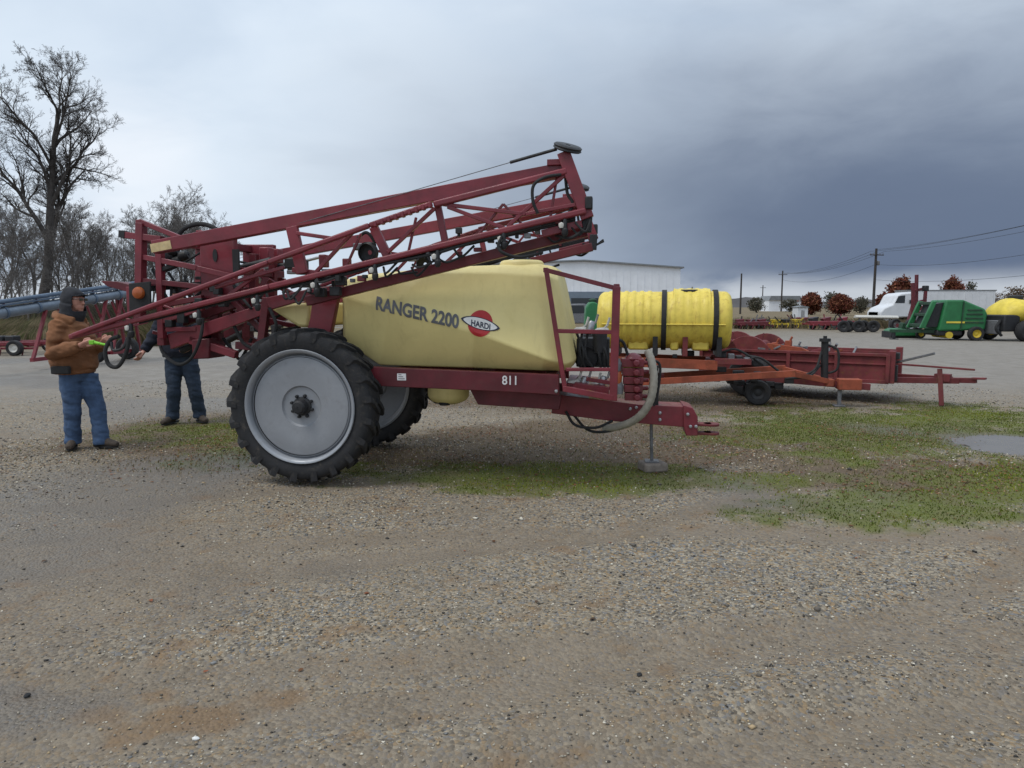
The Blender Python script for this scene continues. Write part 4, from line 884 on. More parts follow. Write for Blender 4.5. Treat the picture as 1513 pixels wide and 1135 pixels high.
tp = [at(x, y, 7.92 - .33) for x, y in ((124, 509), (136, 506), (148, 508), (158, 510))]; tl.location = tp[0]
mb = MB(); mb.tube(curve_pts([p - tp[0] for p in tp[:3]]), .017, 10); mb.box(tp[1] - tp[0], (.05, .04, .045)); mb.build('grip', 'lime', tl, 40, .004); MB().tube([tp[2] - tp[0], tp[3] - tp[0]], .013, 10).build('shaft', 'lime', tl)
p2 = dict(Y=9.55, face=(-.45, -1, -.15), J=dict(head=(263, 436, 0), neck=(264, 458, .02), chest=(265, 475, .02), waist=(266, 513, .02), pelvis=(268, 532, .02),
    sho_r=(242, 468, -.02), elb_r=(226, 500, -.06), wri_r=(212, 520, -.16), sho_l=(289, 468, .02), elb_l=(298, 500, -.08), wri_l=(281, 512, -.26),
    hip_r=(257, 537, .0), kne_r=(257, 576, -.04), ank_r=(255, 614, .0), hip_l=(280, 537, .04), kne_l=(288, 576, .02), ank_l=(295, 612, .1)),
    toe_r=(-.25, -1, 0), toe_l=(.75, -.7, 0), th_r=(-.2, -1, .1), th_l=(0, -.3, 1), torso=[(.22, .18), (.24, .20), (.25, .205), (.25, .20), (.235, .19), (.17, .16), (.09, .095)], arm=.088, curl=.45, jacket='navy_cloth', jeans='denim_dark')
W2, P2_, J2_, q2_, M2_ = person('person', gnd(272, 623), p2, 'person in navy jacket and dark jeans standing behind the sprayer rear frame')
ht = MB(); ht.ell(q2_(-.012, 0, .045), (.106, .088, .085), 16, 10, M2_); obj('knit_cap', remeshed(ht, 'knit_cap', .008, 2, .008, 4.), 'charcoal_cloth', W2)

# ------------------------------------------------------------------ machines parked behind: tank trailer and spreader
def small_wheel(parent, c, r, w, rimmat, ax=(0, 1, 0), name='wheel'):
    o = thing(name, c); o.parent = parent
    t = MB(); t.lathe([(r * .55, -w * .42), (r * .7, -w * .5), (r * .92, -w * .48), (r, -w * .3), (r, w * .3), (r * .92, w * .48), (r * .7, w * .5), (r * .55, w * .42)], (0, 0, 0), ax, 32); t.build('tyre', 'rubber', o, 50)
    d = MB(); d.lathe([(r * .56, -w * .44), (r * .52, -w * .3), (r * .3, -w * .15), (r * .14, -w * .25), (.002, -w * .25)], (0, 0, 0), ax, 24); d.lathe([(r * .56, w * .44), (r * .52, w * .3), (r * .3, w * .15), (.002, w * .25)], (0, 0, 0), ax, 24); d.build('rim', rimmat, o, 40)
    return o
TR = Frame((2.60, 11.75), R(-12)); T = TR.px
trl = thing('tank_trailer', TR.O, TR.th, 'low orange trailer carrying a strapped bright yellow horizontal tank', 'trailer')
def trailer():
    def rd(n_, a, b_, w, h=None, m='orange_worn', bev=.004): return MB().bar(a, b_, w, h, (0, 0, 1)).build(n_, m, trl, 30, bev)
    V = -.46; L0 = T(884, 475, 0).x; L1 = T(1080, 475, 0).x; zc = T(980, 473, 0).z; rr = T(980, 431, 0).z - zc
    tk = MB(); N = 40; rings = []; n = 136
    for i in range(n + 1):
        t = i / n; u = L0 + (L1 - L0) * t; e = min(t, 1 - t) * (L1 - L0)
        k = 1 if e > .12 else math.sqrt(max(.0, 1 - ((.12 - e) / .12) ** 2)) * .34 + .66
        if i in (0, n): k = .60
        rib = .016 * (1 if int(t * 34) % 2 else 0) if (.08 < t < .44) else .008 * (1 if int(t * 34) % 2 else 0) if (.54 < t < .9) else 0
        dome = .045 if .57 < t < .84 else 0
        rg_ = []
        for j in range(N):
            a = 2 * math.pi * j / N; r_ = rr * k + rib; z = r_ * math.sin(a)
            if z > 0: z *= 1 + dome / rr
            rg_.append(Vector((u, r_ * math.cos(a), zc + z)))
        rings.append(rg_)
    tk.loft(rings); to = tk.build('tank', 'tank_bright', trl, 50)
    for x in (981, 1058):
        u = T(x, 470, -.4).x; s = MB(); s.lathe([(rr + .022, -.040), (rr + .030, -.038), (rr + .030, .038), (rr + .022, .040)], (u, 0, zc), (1, 0, 0), 40); s.build('strap', 'black_matt', trl, 40)
    c = T(1018, 430, 0); m_ = MB(); m_.lathe([(.22, -.06), (.22, .0), (.19, .012), (.01, .014)], (c.x, 0, zc + rr + .018), (0, 0, 1), 28); m_.build('tank_lid', 'black', trl, 40)
    m_ = MB(); m_.tube([(c.x + .05, 0, zc + rr + .02), (c.x + .05, 0, zc + rr + .075)], .012); m_.build('vent', 'steel_dull', trl)
    for x0_, x1_ in ((928, 958), (990, 1003), (1022, 1048)):
        ua = T(x0_, 510, -.3).x; ub = T(x1_, 510, -.3).x; MB().box(((ua + ub) / 2, 0, zc - rr * .86), (ub - ua, .62, rr * .34)).build('tank_foot', 'tank_bright', trl, 30, .03)
    m_ = MB(); m_.tube([(L0 + .1, -rr - .012, zc - .06), (L1 - .12, -rr - .012, zc - .06)], .012, 8); m_.build('tank_seam', 'tank_bright', trl)
    for x in (912, 968, 1012, 1062):                       # saddles
        u = T(x, 515, -.3).x; poly = []
        for k_ in range(13):
            a = math.pi * (1.18 + .64 * k_ / 12); poly.append((math.cos(a) * (rr + .012), zc + math.sin(a) * (rr + .012)))
        zb = T(1000, 527, V).z; poly = poly + [(.40, zb), (-.40, zb)]
        q = MB().prism(poly, -.04, .04); q.v = [(u + b_, a, e) for a, b_, e in q.v]; q.build('saddle', 'black' if x != 1012 else 'red_worn', trl, 30, .004)
    for sv in (-1, 1):
        Pm = lambda x, y: (lambda q: Vector((q.x, V * sv, q.z)))(T(x, y, V))
        rd('side_rail', Pm(890, 533), Pm(1060, 540), .15, .06); rd('side_rail', Pm(1056, 534), Pm(1110, 535), .09, .06, 'red_worn'); rd('tongue_rail', Pm(930, 566), Pm(1175, 552), .10, .06)
    for x in (900, 960, 1050): a = T(x, 538, V); rd('cross_member', (a.x, V, a.z), (a.x, -V, a.z), .10, .07, 'red_worn')
    a = T(1100, 556, 0); b_ = T(1285, 572, 0); rd('tongue', (a.x, 0, a.z), (b_.x, 0, b_.z), .10, .10, 'red_worn')
    for sv in (-1, 1): p = T(1172, 553, V); rd('tongue_brace', (p.x, V * sv, p.z), (T(1235, 566, 0).x, 0, T(1235, 566, 0).z), .08, .06)
    c = T(1255, 568, -.1); MB().box((c.x, -.06, c.z), (.34, .22, .17)).build('tool_box', 'orange_worn', trl, 30, .01); c = T(1226, 566, -.1); MB().box((c.x, -.02, c.z), (.12, .2, .12)).build('tool_box', 'orange_worn', trl, 30, .01)
    p = T(1241, 575, -.06); MB().bar((p.x, -.05, p.z), (p.x, -.05, .0), .055, .055).build('jack_leg', 'steel_dull', trl, 30, .004); MB().box((p.x, -.05, .01), (.16, .16, .02)).build('jack_foot', 'steel_dull', trl, 30, .004)
    p = T(1218, 560, 0); q = T(1219, 503, 0); m_ = MB(); m_.tube([p, q], .055, 12); m_.tube([q - Vector((0, 0, .02)), q + Vector((0, 0, .03))], .085, 12); m_.tube([q + Vector((0, 0, .02)), q + Vector((0, 0, .07))], .03, 10); m_.build('crank_post', 'black', trl, 40)
    for ps in (((1224, 510, 0), (1238, 518, -.05), (1237, 545, -.05), (1222, 552, 0)), ((1214, 520, 0), (1205, 545, -.1), (1185, 556, -.1), (1165, 558, -.1)), ((1212, 540, 0), (1195, 556, -.2), (1160, 560, -.3)), ((1060, 524, -.3), (1085, 516, -.3), (1110, 528, -.3), (1128, 540, -.3)), ((1095, 540, -.3), (1120, 528, -.35), (1150, 548, -.3))):
        MB().tube(curve_pts([T(*p) for p in ps]), .018, 8).build('hose', 'black_matt', trl)
    for i in range(5): c = T(1068 + 12 * i, 524 + 3 * i, -.2); MB().box((c.x, -.2, c.z), (.10, .2, .09)).build('bracket', 'steel_dull' if i % 2 else 'black', trl, 30, .01)
    ax = T(1128, 560, 0).x
    for v in (-.17, .17): small_wheel(trl, (ax - .1, v, .20), .20, .13, 'black')
    for i in range(7): c = T(1080 + 14 * i, 562 + (i % 3) * 4, .05); MB().box((c.x, .05 + .08 * (i % 2), c.z), (.14, .3, .08)).build('bracket', 'black', trl, 30, .01)
    MB().bar((ax - .1, -.2, .20), (ax - .1, .2, .20), .07, .07, (0, 0, 1)).build('axle', 'black', trl); MB().bar((ax - .1, 0, .20), (ax - .1, 0, .52), .10, .10).build('axle_post', 'black', trl)
    rq = random.Random(8)
    for i in range(16): c = T(rq.uniform(935, 1150), rq.uniform(522, 566), -.25); MB().box((c.x, -.1 + rq.uniform(-.2, .3), c.z), (rq.uniform(.06, .2), rq.uniform(.05, .2), rq.uniform(.04, .09))).build('bracket', rq.choice(('black', 'red_worn', 'steel_dull', 'black_matt')), trl, 30, .01)
    MB().box((T(930, 527, V).x, 0, T(930, 548, V).z), (.3, .5, .12)).build('rear_box', 'red_worn', trl, 30, .01)
trailer()

SPF = Frame(gnd(1340, 590).xy * 1.0, R(-33)); SPF.O = Vector((6.05, 11.35, 0)); Q = SPF.px
spd = thing('manure_spreader', SPF.O, SPF.th, 'worn dark red box spreader with long tongue behind the orange trailer', 'spreader')
def spreader():
    L = 3.1; Wd = 1.35; z0, z1 = .36, .77; t = .03
    def bx(n_, c, d, m='red_worn', bev=.006, par=None): return MB().box(c, d).build(n_, m, par or spd, 30, bev)
    bx('side_panel', (-L / 2, 0, (z0 + z1) / 2), (L, t, z1 - z0)); bx('side_panel', (-L / 2, Wd, (z0 + z1) / 2), (L, t, z1 - z0)); bx('floor', (-L / 2, Wd / 2, z0 + .03), (L - .04, Wd - .06, .04)); bx('front_panel', (-.015, Wd / 2, (z0 + z1) / 2), (t, Wd - .06, z1 - z0), 'black_matt')
    for y in (-.025, Wd + .025):
        bx('top_rail', (-L / 2, y, z1 + .02), (L, .06, .05)); bx('mid_rib', (-L / 2, y, z1 - .13), (L, .03, .025)); bx('bottom_rail', (-L / 2, y, z0), (L, .05, .06))
        for k in range(5): bx('stake', (-.02 - k * (L - .06) / 4, y - .01 * (1 if y < 0 else -1), (z0 + z1) / 2 + .01), (.06, .05, z1 - z0 + .04))
    bx('corner_post', (.03, .06, .60), (.10, .18, .52), 'red_worn'); bx('corner_post', (.03, Wd - .06, .60), (.10, .18, .52), 'red_worn'); bx('bracket', (.06, .12, .78), (.14, .16, .10), 'black'); bx('bracket', (.05, .1, .5), (.12, .14, .26), 'black')
    for k, u in enumerate((-L + .30, -L + .86)):      # beater guards
        poly = [(u + .40 * math.cos(math.pi * i / 14) * (1.0 - .12 * abs(math.sin(math.pi * i / 14))), z1 - .02 + (.33 - .03 * k) * math.sin(math.pi * i / 14)) for i in range(15)]
        for y0 in (-.02, Wd - .04): MB().prism(poly, y0, y0 + .06).build('beater_guard', 'red_worn', spd, 30, .006)
        b_ = MB(); b_.lathe([(.10, 0), (.10, Wd - .1)], (u, .04, z1 + .06), (0, 1, 0), 12, True)
        for i in range(10):
            a = i * 1.1; c = Vector((u, .1 + i * .12, z1 + .06)); b_.bar(c, c + Vector((math.cos(a), 0, math.sin(a))) * .24, .04, .012)
        b_.build('beater', 'red_worn', spd)
    bx('chain_post', (-L + .55, -.02, z1 + .38), (.05, .04, .16), 'black'); bx('chain_post', (-L + .1, -.02, z1 + .36), (.04, .04, .14), 'black')
    for i, (u, zz) in enumerate(((-L + 1.30, .10), (-L + 1.52, .14), (-L + 1.66, .06))):
        m_ = MB(); m_.box((u, .12, z1 + zz), (.10, .12, .14)); m_.tube([(u, .12, z1 + zz), (u + .06, .1, z1 + zz + .14)], .02); m_.build('lever', 'orange_worn' if i != 2 else 'steel_dull', spd, 30, .01)
    MB().prism([(-L + 1.0, z1 + .03), (-L + 1.9, z1 + .03), (-L + 1.75, z1 + .10), (-L + 1.2, z1 + .16)], .02, .08).build('chain_guard', 'orange_worn', spd, 30, .006)
    rq = random.Random(19)
    for i in range(22):
        a = Vector((rq.uniform(-L, .05), rq.uniform(-.06, .5), z1 + rq.uniform(-.05, .10))); MB().bar(a, a + Vector((rq.uniform(-.3, .3), rq.uniform(-.1, .3), rq.uniform(-.05, .16))), rq.uniform(.02, .05)).build('loose_bar', rq.choice(('red_worn', 'steel_dull', 'black', 'orange_worn')), spd, 30, .004)
    ux = -L + .95
    for y in (-.16, Wd + .16): small_wheel(spd, (ux, y, .36), .36, .24, 'red_worn')
    bx('axle', (ux, Wd / 2, .36), (.10, Wd + .1, .10), 'black')
    def rd(n_, a, b_, w, h=None, m='red_worn'): return MB().bar(a, b_, w, h, (0, 0, 1)).build(n_, m, spd, 30, .004)
    tip = (.95, .42, .40)
    rd('tongue', (-.6, .12, .36), tip, .09, .08); rd('tongue', (-.6, Wd - .12, .36), (tip[0] - .1, tip[1] + .05, .41), .09, .08); rd('tongue_end', (.85, .47, .40), (1.18, .38, .42), .08, .09); rd('tongue_tab', (1.12, .38, .45), (1.30, .33, .46), .03, .10)
    rd('jack_leg', (.68, .36, .58), (.74, .30, .0), .07, .07); rd('jack_mount', (.62, .42, .44), (.84, .38, .44), .12, .14)
    rd('control_rod', (.05, .15, .66), (.62, -.25, .86), .035, .03, 'steel_dull'); rd('drive_shaft', (.05, .5, .62), (1.15, .2, .60), .03, .03, 'red_worn')
spreader()

# ------------------------------------------------------------------ trees
def bare_tree_meshes(seed, H, tr, spread=.5, kids=(8, 6, 6, 5, 4), fork=.3, upright=.55, twig=.012, first=.28, limb=1.):
    r = random.Random(seed); trunk = MB(); crown = MB()
    segV = []; 
    def grow(p, d, ln, ra, lv):
        n = (7, 5, 4, 3, 2, 2)[lv]; pts = [p]; rs = [ra]; q = Vector(p); dd = Vector(d)
        for i in range(n):
            k = (.10, .16, .22, .28, .3, .3)[lv]
            dd = (dd + Vector((r.gauss(0, k), r.gauss(0, k), r.gauss(0, k) + (.06 if lv else .05) * upright))).normalized(); q = q + dd * ln / n; pts.append(q.copy()); rs.append(max(twig * .6, ra * (1 - (.72 if lv == 0 else .8) * (i + 1) / n)))
        (trunk if lv == 0 else crown).tube(pts, rs, (9, 6, 5, 3, 3, 3)[lv], caps=False)
        if lv >= len(kids): return
        for c in range(kids[lv]):
            f0 = first if lv == 0 else .22; t = f0 + (1 - f0) * ((c + r.random()) / kids[lv]); i = min(int(t * n), n - 1); a = pts[i].lerp(pts[i + 1], t * n - i); dp = (pts[i + 1] - pts[i]).normalized()
            side = dp.orthogonal().normalized(); side = Quaternion(dp, r.random() * 6.283) @ side
            an = r.uniform(.45, .95) * (.9 if lv else spread * 1.7); nd = (dp * math.cos(an) + side * math.sin(an)).normalized(); nd.z += .12 * upright; nd.normalize()
            l2 = ln * (r.uniform(.5, .72) * limb if lv == 0 else r.uniform(.36, .60)) * (1.12 - .55 * t if lv == 0 else 1.1 - .45 * t); r2 = max(twig, min(rs[i] * .62, ra * .55 * (1.15 - .6 * t)))
            grow(a, nd, l2, r2, lv + 1)
    grow(Vector((0, 0, -.2)), Vector((r.gauss(0, .03), r.gauss(0, .03), 1)), H * .80, tr, 0)
    # root flare
    trunk.tube([(0, 0, -.25), (0, 0, .25), (0, 0, .9)], [tr * 1.6, tr * 1.25, tr * .98], 9, caps=False)
    return trunk.mesh('trunk', 60), crown.mesh('crown', 0)
def place_tree(ms, loc, rz, sc, label, group=None, mat='bark', name='bare_tree'):
    t = thing(name, loc, rz, label, 'tree', group); t.scale = (sc, sc, sc)
    for nm, me in zip(('trunk', 'crown'), ms):
        if not me.materials: me.materials.append(MT[mat])
        o = bpy.data.objects.new(nm, me); COL.objects.link(o); o.parent = t
    return t
def far_at(x, D, z=0.): return Vector(((x - CX) / F * D * 1.0, D, z))
big = bare_tree_meshes(6, 22.5, .46, .44, (11, 10, 8, 6, 5), first=.32, twig=.0095, limb=.80)
place_tree(big, far_at(68, 60), 2.2, 1.0, 'tallest bare tree with thick trunk above the blue auger tube')
protoA = bare_tree_meshes(21, 12, .13, .40, (11, 8, 7, 6), twig=.011, first=.2, limb=.85)
protoB = bare_tree_meshes(33, 11, .11, .45, (11, 8, 7, 6), twig=.011, first=.12, limb=.9)
protoC = bare_tree_meshes(47, 13, .14, .36, (12, 8, 7, 6), twig=.011, first=.22, limb=.8)
rt = random.Random(4)
LAB = 'slim bare tree in the leafless wood behind the sprayer'
for x, D, sc in ((-60, 66, 1.1), (-20, 55, .9), (8, 70, 1.1), (20, 52, .75), (36, 62, .85), (96, 56, .78), (104, 66, .95), (118, 72, 1.0), (130, 60, .66), (150, 78, 1.0), (172, 86, 1.05), (192, 74, .85), (212, 84, 1.05), (228, 90, 1.2), (250, 80, 1.22), (262, 92, 1.25), (284, 84, 1.12), (300, 96, 1.08), (318, 88, .9), (338, 100, .85), (360, 105, .6), (385, 110, .6), (-100, 60, 1.2), (52, 74, .95), (84, 80, 1.0), (140, 90, 1.15), (160, 70, .72), (184, 96, 1.2), (204, 66, .6), (240, 100, 1.4), (272, 100, 1.42), (294, 78, .95), (308, 104, 1.15), (330, 84, .7), (-5, 46, .55), (44, 47, .45)):
    ms = rt.choice((protoA, protoB, protoC)); place_tree(ms, far_at(x, D), rt.random() * 6.28, sc * rt.uniform(.93, 1.05), LAB, 'bare trees of the wood', 'bark_hazed')
# tangled undergrowth at the foot of the wood
def brush(name, x0, x1, D0, D1, n, h, cols, seed, label):
    r = np.random.default_rng(seed); D = D0 + (D1 - D0) * r.random(n); x = (x0 + (x1 - x0) * r.random(n) - CX) / F * D
    hh = h * (.35 + .65 * r.random(n)) * (.6 + .8 * fbm(x, D, .25, 3, seed)); blades(name, x, D, hh, .03 + .03 * r.random(n), cols, seed, label, 'undergrowth', .9)
brush('undergrowth', -140, 420, 48, 90, 15000, 2.6, [(.085, .070, .055), (.060, .052, .040), (.11, .09, .06), (.055, .06, .03)], 41, 'dark leafless undergrowth at the foot of the bare wood')
brush('weeds', -60, 330, 27, 40, 15000, 1.05, [(.15, .115, .065), (.10, .085, .045), (.075, .085, .03), (.19, .15, .09)], 42, 'brown and green weeds growing along the edge of the lot')
brush('lot_edge_weeds', 1075, 1560, 47, 60, 9000, .75, [(.17, .12, .07), (.12, .095, .055), (.10, .10, .045), (.21, .165, .10)], 43, 'tan weeds along the far edge of the lot behind the implements')
def leafy_tree(loc, H, Wd, label, cols, seed, name='maple_tree', n=8500, leaf=.17):
    t = thing(name, loc, 0, label, 'tree'); r = np.random.default_rng(seed)
    tk, _ = bare_tree_meshes(seed, H * .9, H * .03, .5, (7, 4, 3), twig=.02, first=.2)
    obj('trunk', tk, 'bark', t); _.name = 'branches'; obj('branches', _, 'bark', t)
    k = 70; c = r.normal(size=(k, 3)); c /= np.linalg.norm(c, axis=1)[:, None]; c *= (r.random((k, 1)) ** .4); c[:, 2] = c[:, 2] * .5; prof = 1 - .55 * np.clip(c[:, 2] + .1, 0, 1)
    c = np.stack([c[:, 0] * Wd * .42 * prof, c[:, 1] * Wd * .42 * prof, H * (.50 + .80 * c[:, 2])], 1)
    i = r.integers(0, k, n); p = c[i] + r.normal(size=(n, 3)) * np.array([Wd * .085, Wd * .085, H * .05])
    a = r.normal(size=(n, 3)); a /= np.linalg.norm(a, axis=1)[:, None]; b2 = np.cross(a, r.normal(size=(n, 3))); b2 /= np.linalg.norm(b2, axis=1)[:, None]; s = leaf * (.6 + .8 * r.random((n, 1)))
    Vv = np.stack([p - a * s, p + b2 * s * .6, p + a * s, p - b2 * s * .6], 1)
    me = fast_mesh('crown', Vv.reshape(-1, 3), np.arange(n * 4).reshape(n, 4)); C = np.array(cols)[r.integers(0, len(cols), n)] * (.7 + .6 * r.random((n, 1))); set_col(me, 'Col', np.repeat(np.concatenate([C, np.ones((n, 1))], 1), 4, 0))
    obj('crown', me, LEAFM, t)
LEAFM = attr_mat('autumn_leaf', .8, .2)
RC = [(.15, .045, .032), (.19, .062, .038), (.11, .036, .028), (.22, .095, .05)]
for i, (x, D, ytop, wpx, lb) in enumerate(((1196, 110, 431, 31, 'small red autumn tree behind the low red implement'), (1240, 105, 433, 34, 'rounded russet autumn tree beside the thick utility pole'), (1326, 100, 408, 42, 'broad red autumn tree rising above the white truck cab'), (1303, 108, 430, 26, 'low red autumn shrub tree between pole and white truck'), (1402, 105, 408, 34, 'red autumn tree whose crown shows over the white box trailer'))):
    leafy_tree(far_at(x, D), (450 - ytop) / F * D + CH, wpx / F * D, lb, RC, 60 + i)
for i, (x, D, ytop, wpx, lb) in enumerate(((1228, 125, 428, 34, 'thin grey-green tree behind the rounded russet tree'), (1268, 130, 436, 30, 'thin grey tree just behind the thick utility pole'), (1116, 140, 438, 30, 'dark bushy tree beside the far slim utility pole'), (1165, 150, 440, 30, 'pale grey tree near the white utility shed'), (1430, 120, 412, 26, 'thin grey-green tree beyond the white box trailer end'), (1495, 115, 420, 46, 'tan brown tree behind the yellow machine'), (1462, 140, 430, 80, 'low tan thicket tree beyond the lot'))):
    leafy_tree(far_at(x, D), (450 - ytop) / F * D + CH, wpx / F * D, lb, [(.10, .09, .07), (.13, .115, .085), (.075, .075, .05)] if i < 5 else [(.16, .11, .07), (.13, .095, .065)], 80 + i, 'sparse_tree', 1500, .15)
# a long low far ridge of trees closes the horizon
def far_ridge():
    mb = MB(); n = 260; r = random.Random(3); lo = []; hi = []; lob = []; 
    D = 420
    for i in range(n + 1):
        x = -700 + 1400 * i / n; h = 3.6 + 1.0 * math.sin(i * .13) + .8 * math.sin(i * .41 + 1) + r.uniform(-.6, .6); y = D + 25 * math.sin(i * .07)
        lo.append((x, y - 8, -.5)); hi.append((x, y, max(2.5, h))); lob.append((x, y + 30, -.5))
    k = n + 1; mb.add(lo + hi + lob, [(i, i + 1, k + i + 1, k + i) for i in range(n)] + [(k + i, k + i + 1, 2 * k + i + 1, 2 * k + i) for i in range(n)])
    paint('far_wood', (.10, .095, .095), .95, .4, (.13, .11, .10), .25, .02, bmp=0)
    tag(mb.build('far_woods', 'far_wood', None, 0), 'far grey line of leafless woods on the horizon', 'woods', kind='stuff')
far_ridge()

# ------------------------------------------------------------------ building behind
def white_building():
    D = 62.; xr = (1002 - CX) / F * D; xp = (862 - CX) / F * D; xl = (700 - CX) / F * D; dp = 26.
    zr = (450 - 397) / F * D + CH; zp = (450 - 387.5) / F * D + CH; zl = zr + .25
    b = thing('metal_building', (0, 0, 0), 0, 'white metal farm building with shallow gable behind the yellow tanks', 'building'); b.location = (xp, D, 0)
    L0, R0 = xl - xp, xr - xp; mb = MB()
    mb.prism([(L0, 0), (R0, 0), (R0, zr), (0, zp), (L0, zl)], 0, dp); w = mb.build('wall', 'white_metal', b, 0)
    n = int((R0 - L0) / .6)
    for i in range(n + 1):                               # standing ribs of the cladding
        x = L0 + (R0 - L0) * i / n; zt = zp + (zr - zp) * x / R0 if x > 0 else zp + (zl - zp) * x / L0; MB().box((x, -.015, zt / 2 + .55), (.05, .03, zt - 1.1)).build('cladding_rib', 'white_metal', w, 0)
    for a, c in (((L0 - .3, zl - .02), (0, zp)), ((0, zp), (R0 + .3, zr - .05))):
        q = MB().prism([(a[0], a[1] + .02), (c[0], c[1] + .02), (c[0], c[1] + .14), (a[0], a[1] + .14)], -.25, dp + .2); q.build('roof', 'roof_grey', b, 0)
    MB().box(((L0 + R0) / 2, -.03, .55), (R0 - L0 + .02, .05, 1.1)).build('wainscot', 'slate_trim', b, 0); MB().box(((L0 + R0) / 2, -.05, 1.13), (R0 - L0 + .04, .08, .06)).build('trim', 'white_metal', b, 0)
    x0 = (838 - CX) / F * D - xp
    dr = MB().box((x0 + 1.6, -.07, 1.35), (3.2, .06, 2.7)).build('door', 'slate_trim', b, 0); MB().box((x0 + 1.6, -.11, 1.9), (2.6, .03, .5)).build('door_window', 'glass_dark', dr, 0)
    for k in range(4): MB().box((x0 + 1.6, -.105, .3 + k * .38), (3.1, .02, .03)).build('door_rib', 'roof_grey', dr, 0)
white_building()
def pickup():
    p = thing('pickup_truck', (0, 0, 0), R(8), 'grey pickup truck parked in front of the white metal building', 'truck'); p.location = far_at(842, 44)
    MB().prism([(-2.4, .45), (-2.45, .95), (-1.1, 1.02), (-.55, 1.62), (.75, 1.65), (1.0, 1.05), (2.6, 1.02), (2.62, .45)], -.85, .85).build('body', 'steel_dull', p, 30, .06, 3)
    for s in (-1, 1): MB().prism([(-.95, 1.06), (-.5, 1.52), (.62, 1.54), (.85, 1.08)], .855 * s, .862 * s).build('side_window', 'glass_dark', p)
    MB().box((2.62, 0, .75), (.05, 1.5, .3)).build('tailgate', 'steel', p)
    for u in (-1.6, 1.65):
        for s in (-1, 1): small_wheel(p, (u, .78 * s, .37), .37, .25, 'steel')
pickup()
def green_hopper():
    D = 26.; h = thing('green_auger_hopper', far_at(873, D), 0, 'upright green machine hopper standing between the two yellow tanks', 'hopper')
    zt = (450 - 446) / F * D + CH; MB().prism([(-.26, .55), (.16, .55), (.30, zt - .30), (.20, zt - .06), (.06, zt), (-.10, zt - .02), (-.22, zt - .2)], -.3, .3).build('hopper_body', 'green', h, 30, .05, 3)
    MB().lathe([(.13, 0), (.15, .05), (.15, .12), (.05, .16), (.01, .16)], (.05, 0, zt - .04), (0, 0, 1), 16).build('cap', 'green_dark', h); MB().box((0, 0, .45), (.6, .7, .18)).build('base_frame', 'black', h, 30, .02)
    for u in (-.3, .3):
        for s in (-.35, .35): MB().bar((u, s, .4), (u * 1.3, s * 1.2, 0), .06).build('leg', 'green_dark', h)
    MB().tube(curve_pts([(.2, -.2, zt - .3), (.4, -.2, zt - .6), (.42, -.1, .6)]), .05, 8).build('spout', 'black', h)
green_hopper()

# ------------------------------------------------------------------ power poles and wires
POLES = {}
def pole(x, D, ytop, r, label, arm=True, tx=True, key=None):
    h = (450 - ytop) / F * D + CH; base = far_at(x, D); p = thing('utility_pole', base, R(12), label, 'utility pole')
    MB().tube([(0, 0, -.3), (0, 0, h * .5), (0, 0, h)], [r, r * .9, r * .78], 10).build('shaft', 'wood_pole', p, 50)
    if arm:
        MB().bar((-1.1, -.14, h - .9), (1.1, -.14, h - .9), .12, .10, (0, 0, 1)).build('crossarm', 'wood_pole', p)
        for u in (-1., -.5, .5, 1.): MB().tube([(u, -.14, h - .85), (u, -.14, h - .65)], .045, 8).build('insulator', 'steel_dull', p)
    if tx: MB().lathe([(.20, 0), (.22, .05), (.22, .55), (.15, .62), (.01, .64)], (.38, 0, h - 2.3), (0, 0, 1), 14).build('transformer', 'steel_dull', p)
    POLES[key] = (base, h); return p
pole(1287, 100, 369, .20, 'thickest dark utility pole, beside the russet tree', key='m'); pole(1152, 165, 401, .19, 'slim utility pole behind the white utility shed', tx=False, key='f'); pole(1092, 120, 405, .16, 'bare dark utility pole just beyond the bright yellow tank', False, False, 'n'); pole(1124, 260, 422, .2, 'most distant utility pole with crossarm near the dark bush', tx=False, key='ff')
pole(1830, 40, 250, .18, 'utility pole carrying the wires at the edge of the lot', key='e')
def wire(a, b_, da, db, sag, label, hz=0., ha=None, hb=None):
    (A, h1), (B, h2) = POLES[a], POLES[b_]; p0 = A + Vector((da, 0, h1 - .7 + hz)); p1 = B + Vector((db, 0, h2 - .7 + hz)); pts = []
    for i in range(25): t = i / 24; q = p0.lerp(p1, t); q.z -= sag * 4 * t * (1 - t); pts.append(q)
    D = (p0.y + p1.y) / 2; o = MB().tube(pts, .020 if D > 90 else .016, 5, False).build('power_line', 'black_matt', None); tag(o, label, 'wire', 'power lines')
for k, (d, hz, sg) in enumerate(((-1., .3, .7), (0., .55, .7), (1., .3, .8))): wire('m', 'e', d, d, sg, 'upper power line strung from the thickest pole towards the lot edge', hz)
wire('m', 'e', .2, .2, 1.2, 'heavy lower cable sagging from the thickest pole towards the lot edge', -1.5); wire('m', 'e', .2, .2, .9, 'lowest service cable from the thickest pole towards the lot edge', -3.6)
for d in (-1., 0., 1.): wire('f', 'm', d, d, 1.0, 'power line strung between the thickest pole and the slim pole', .2)
wire('f', 'm', .2, .2, 1.3, 'lower cable strung between the thickest pole and the slim pole', -1.4)

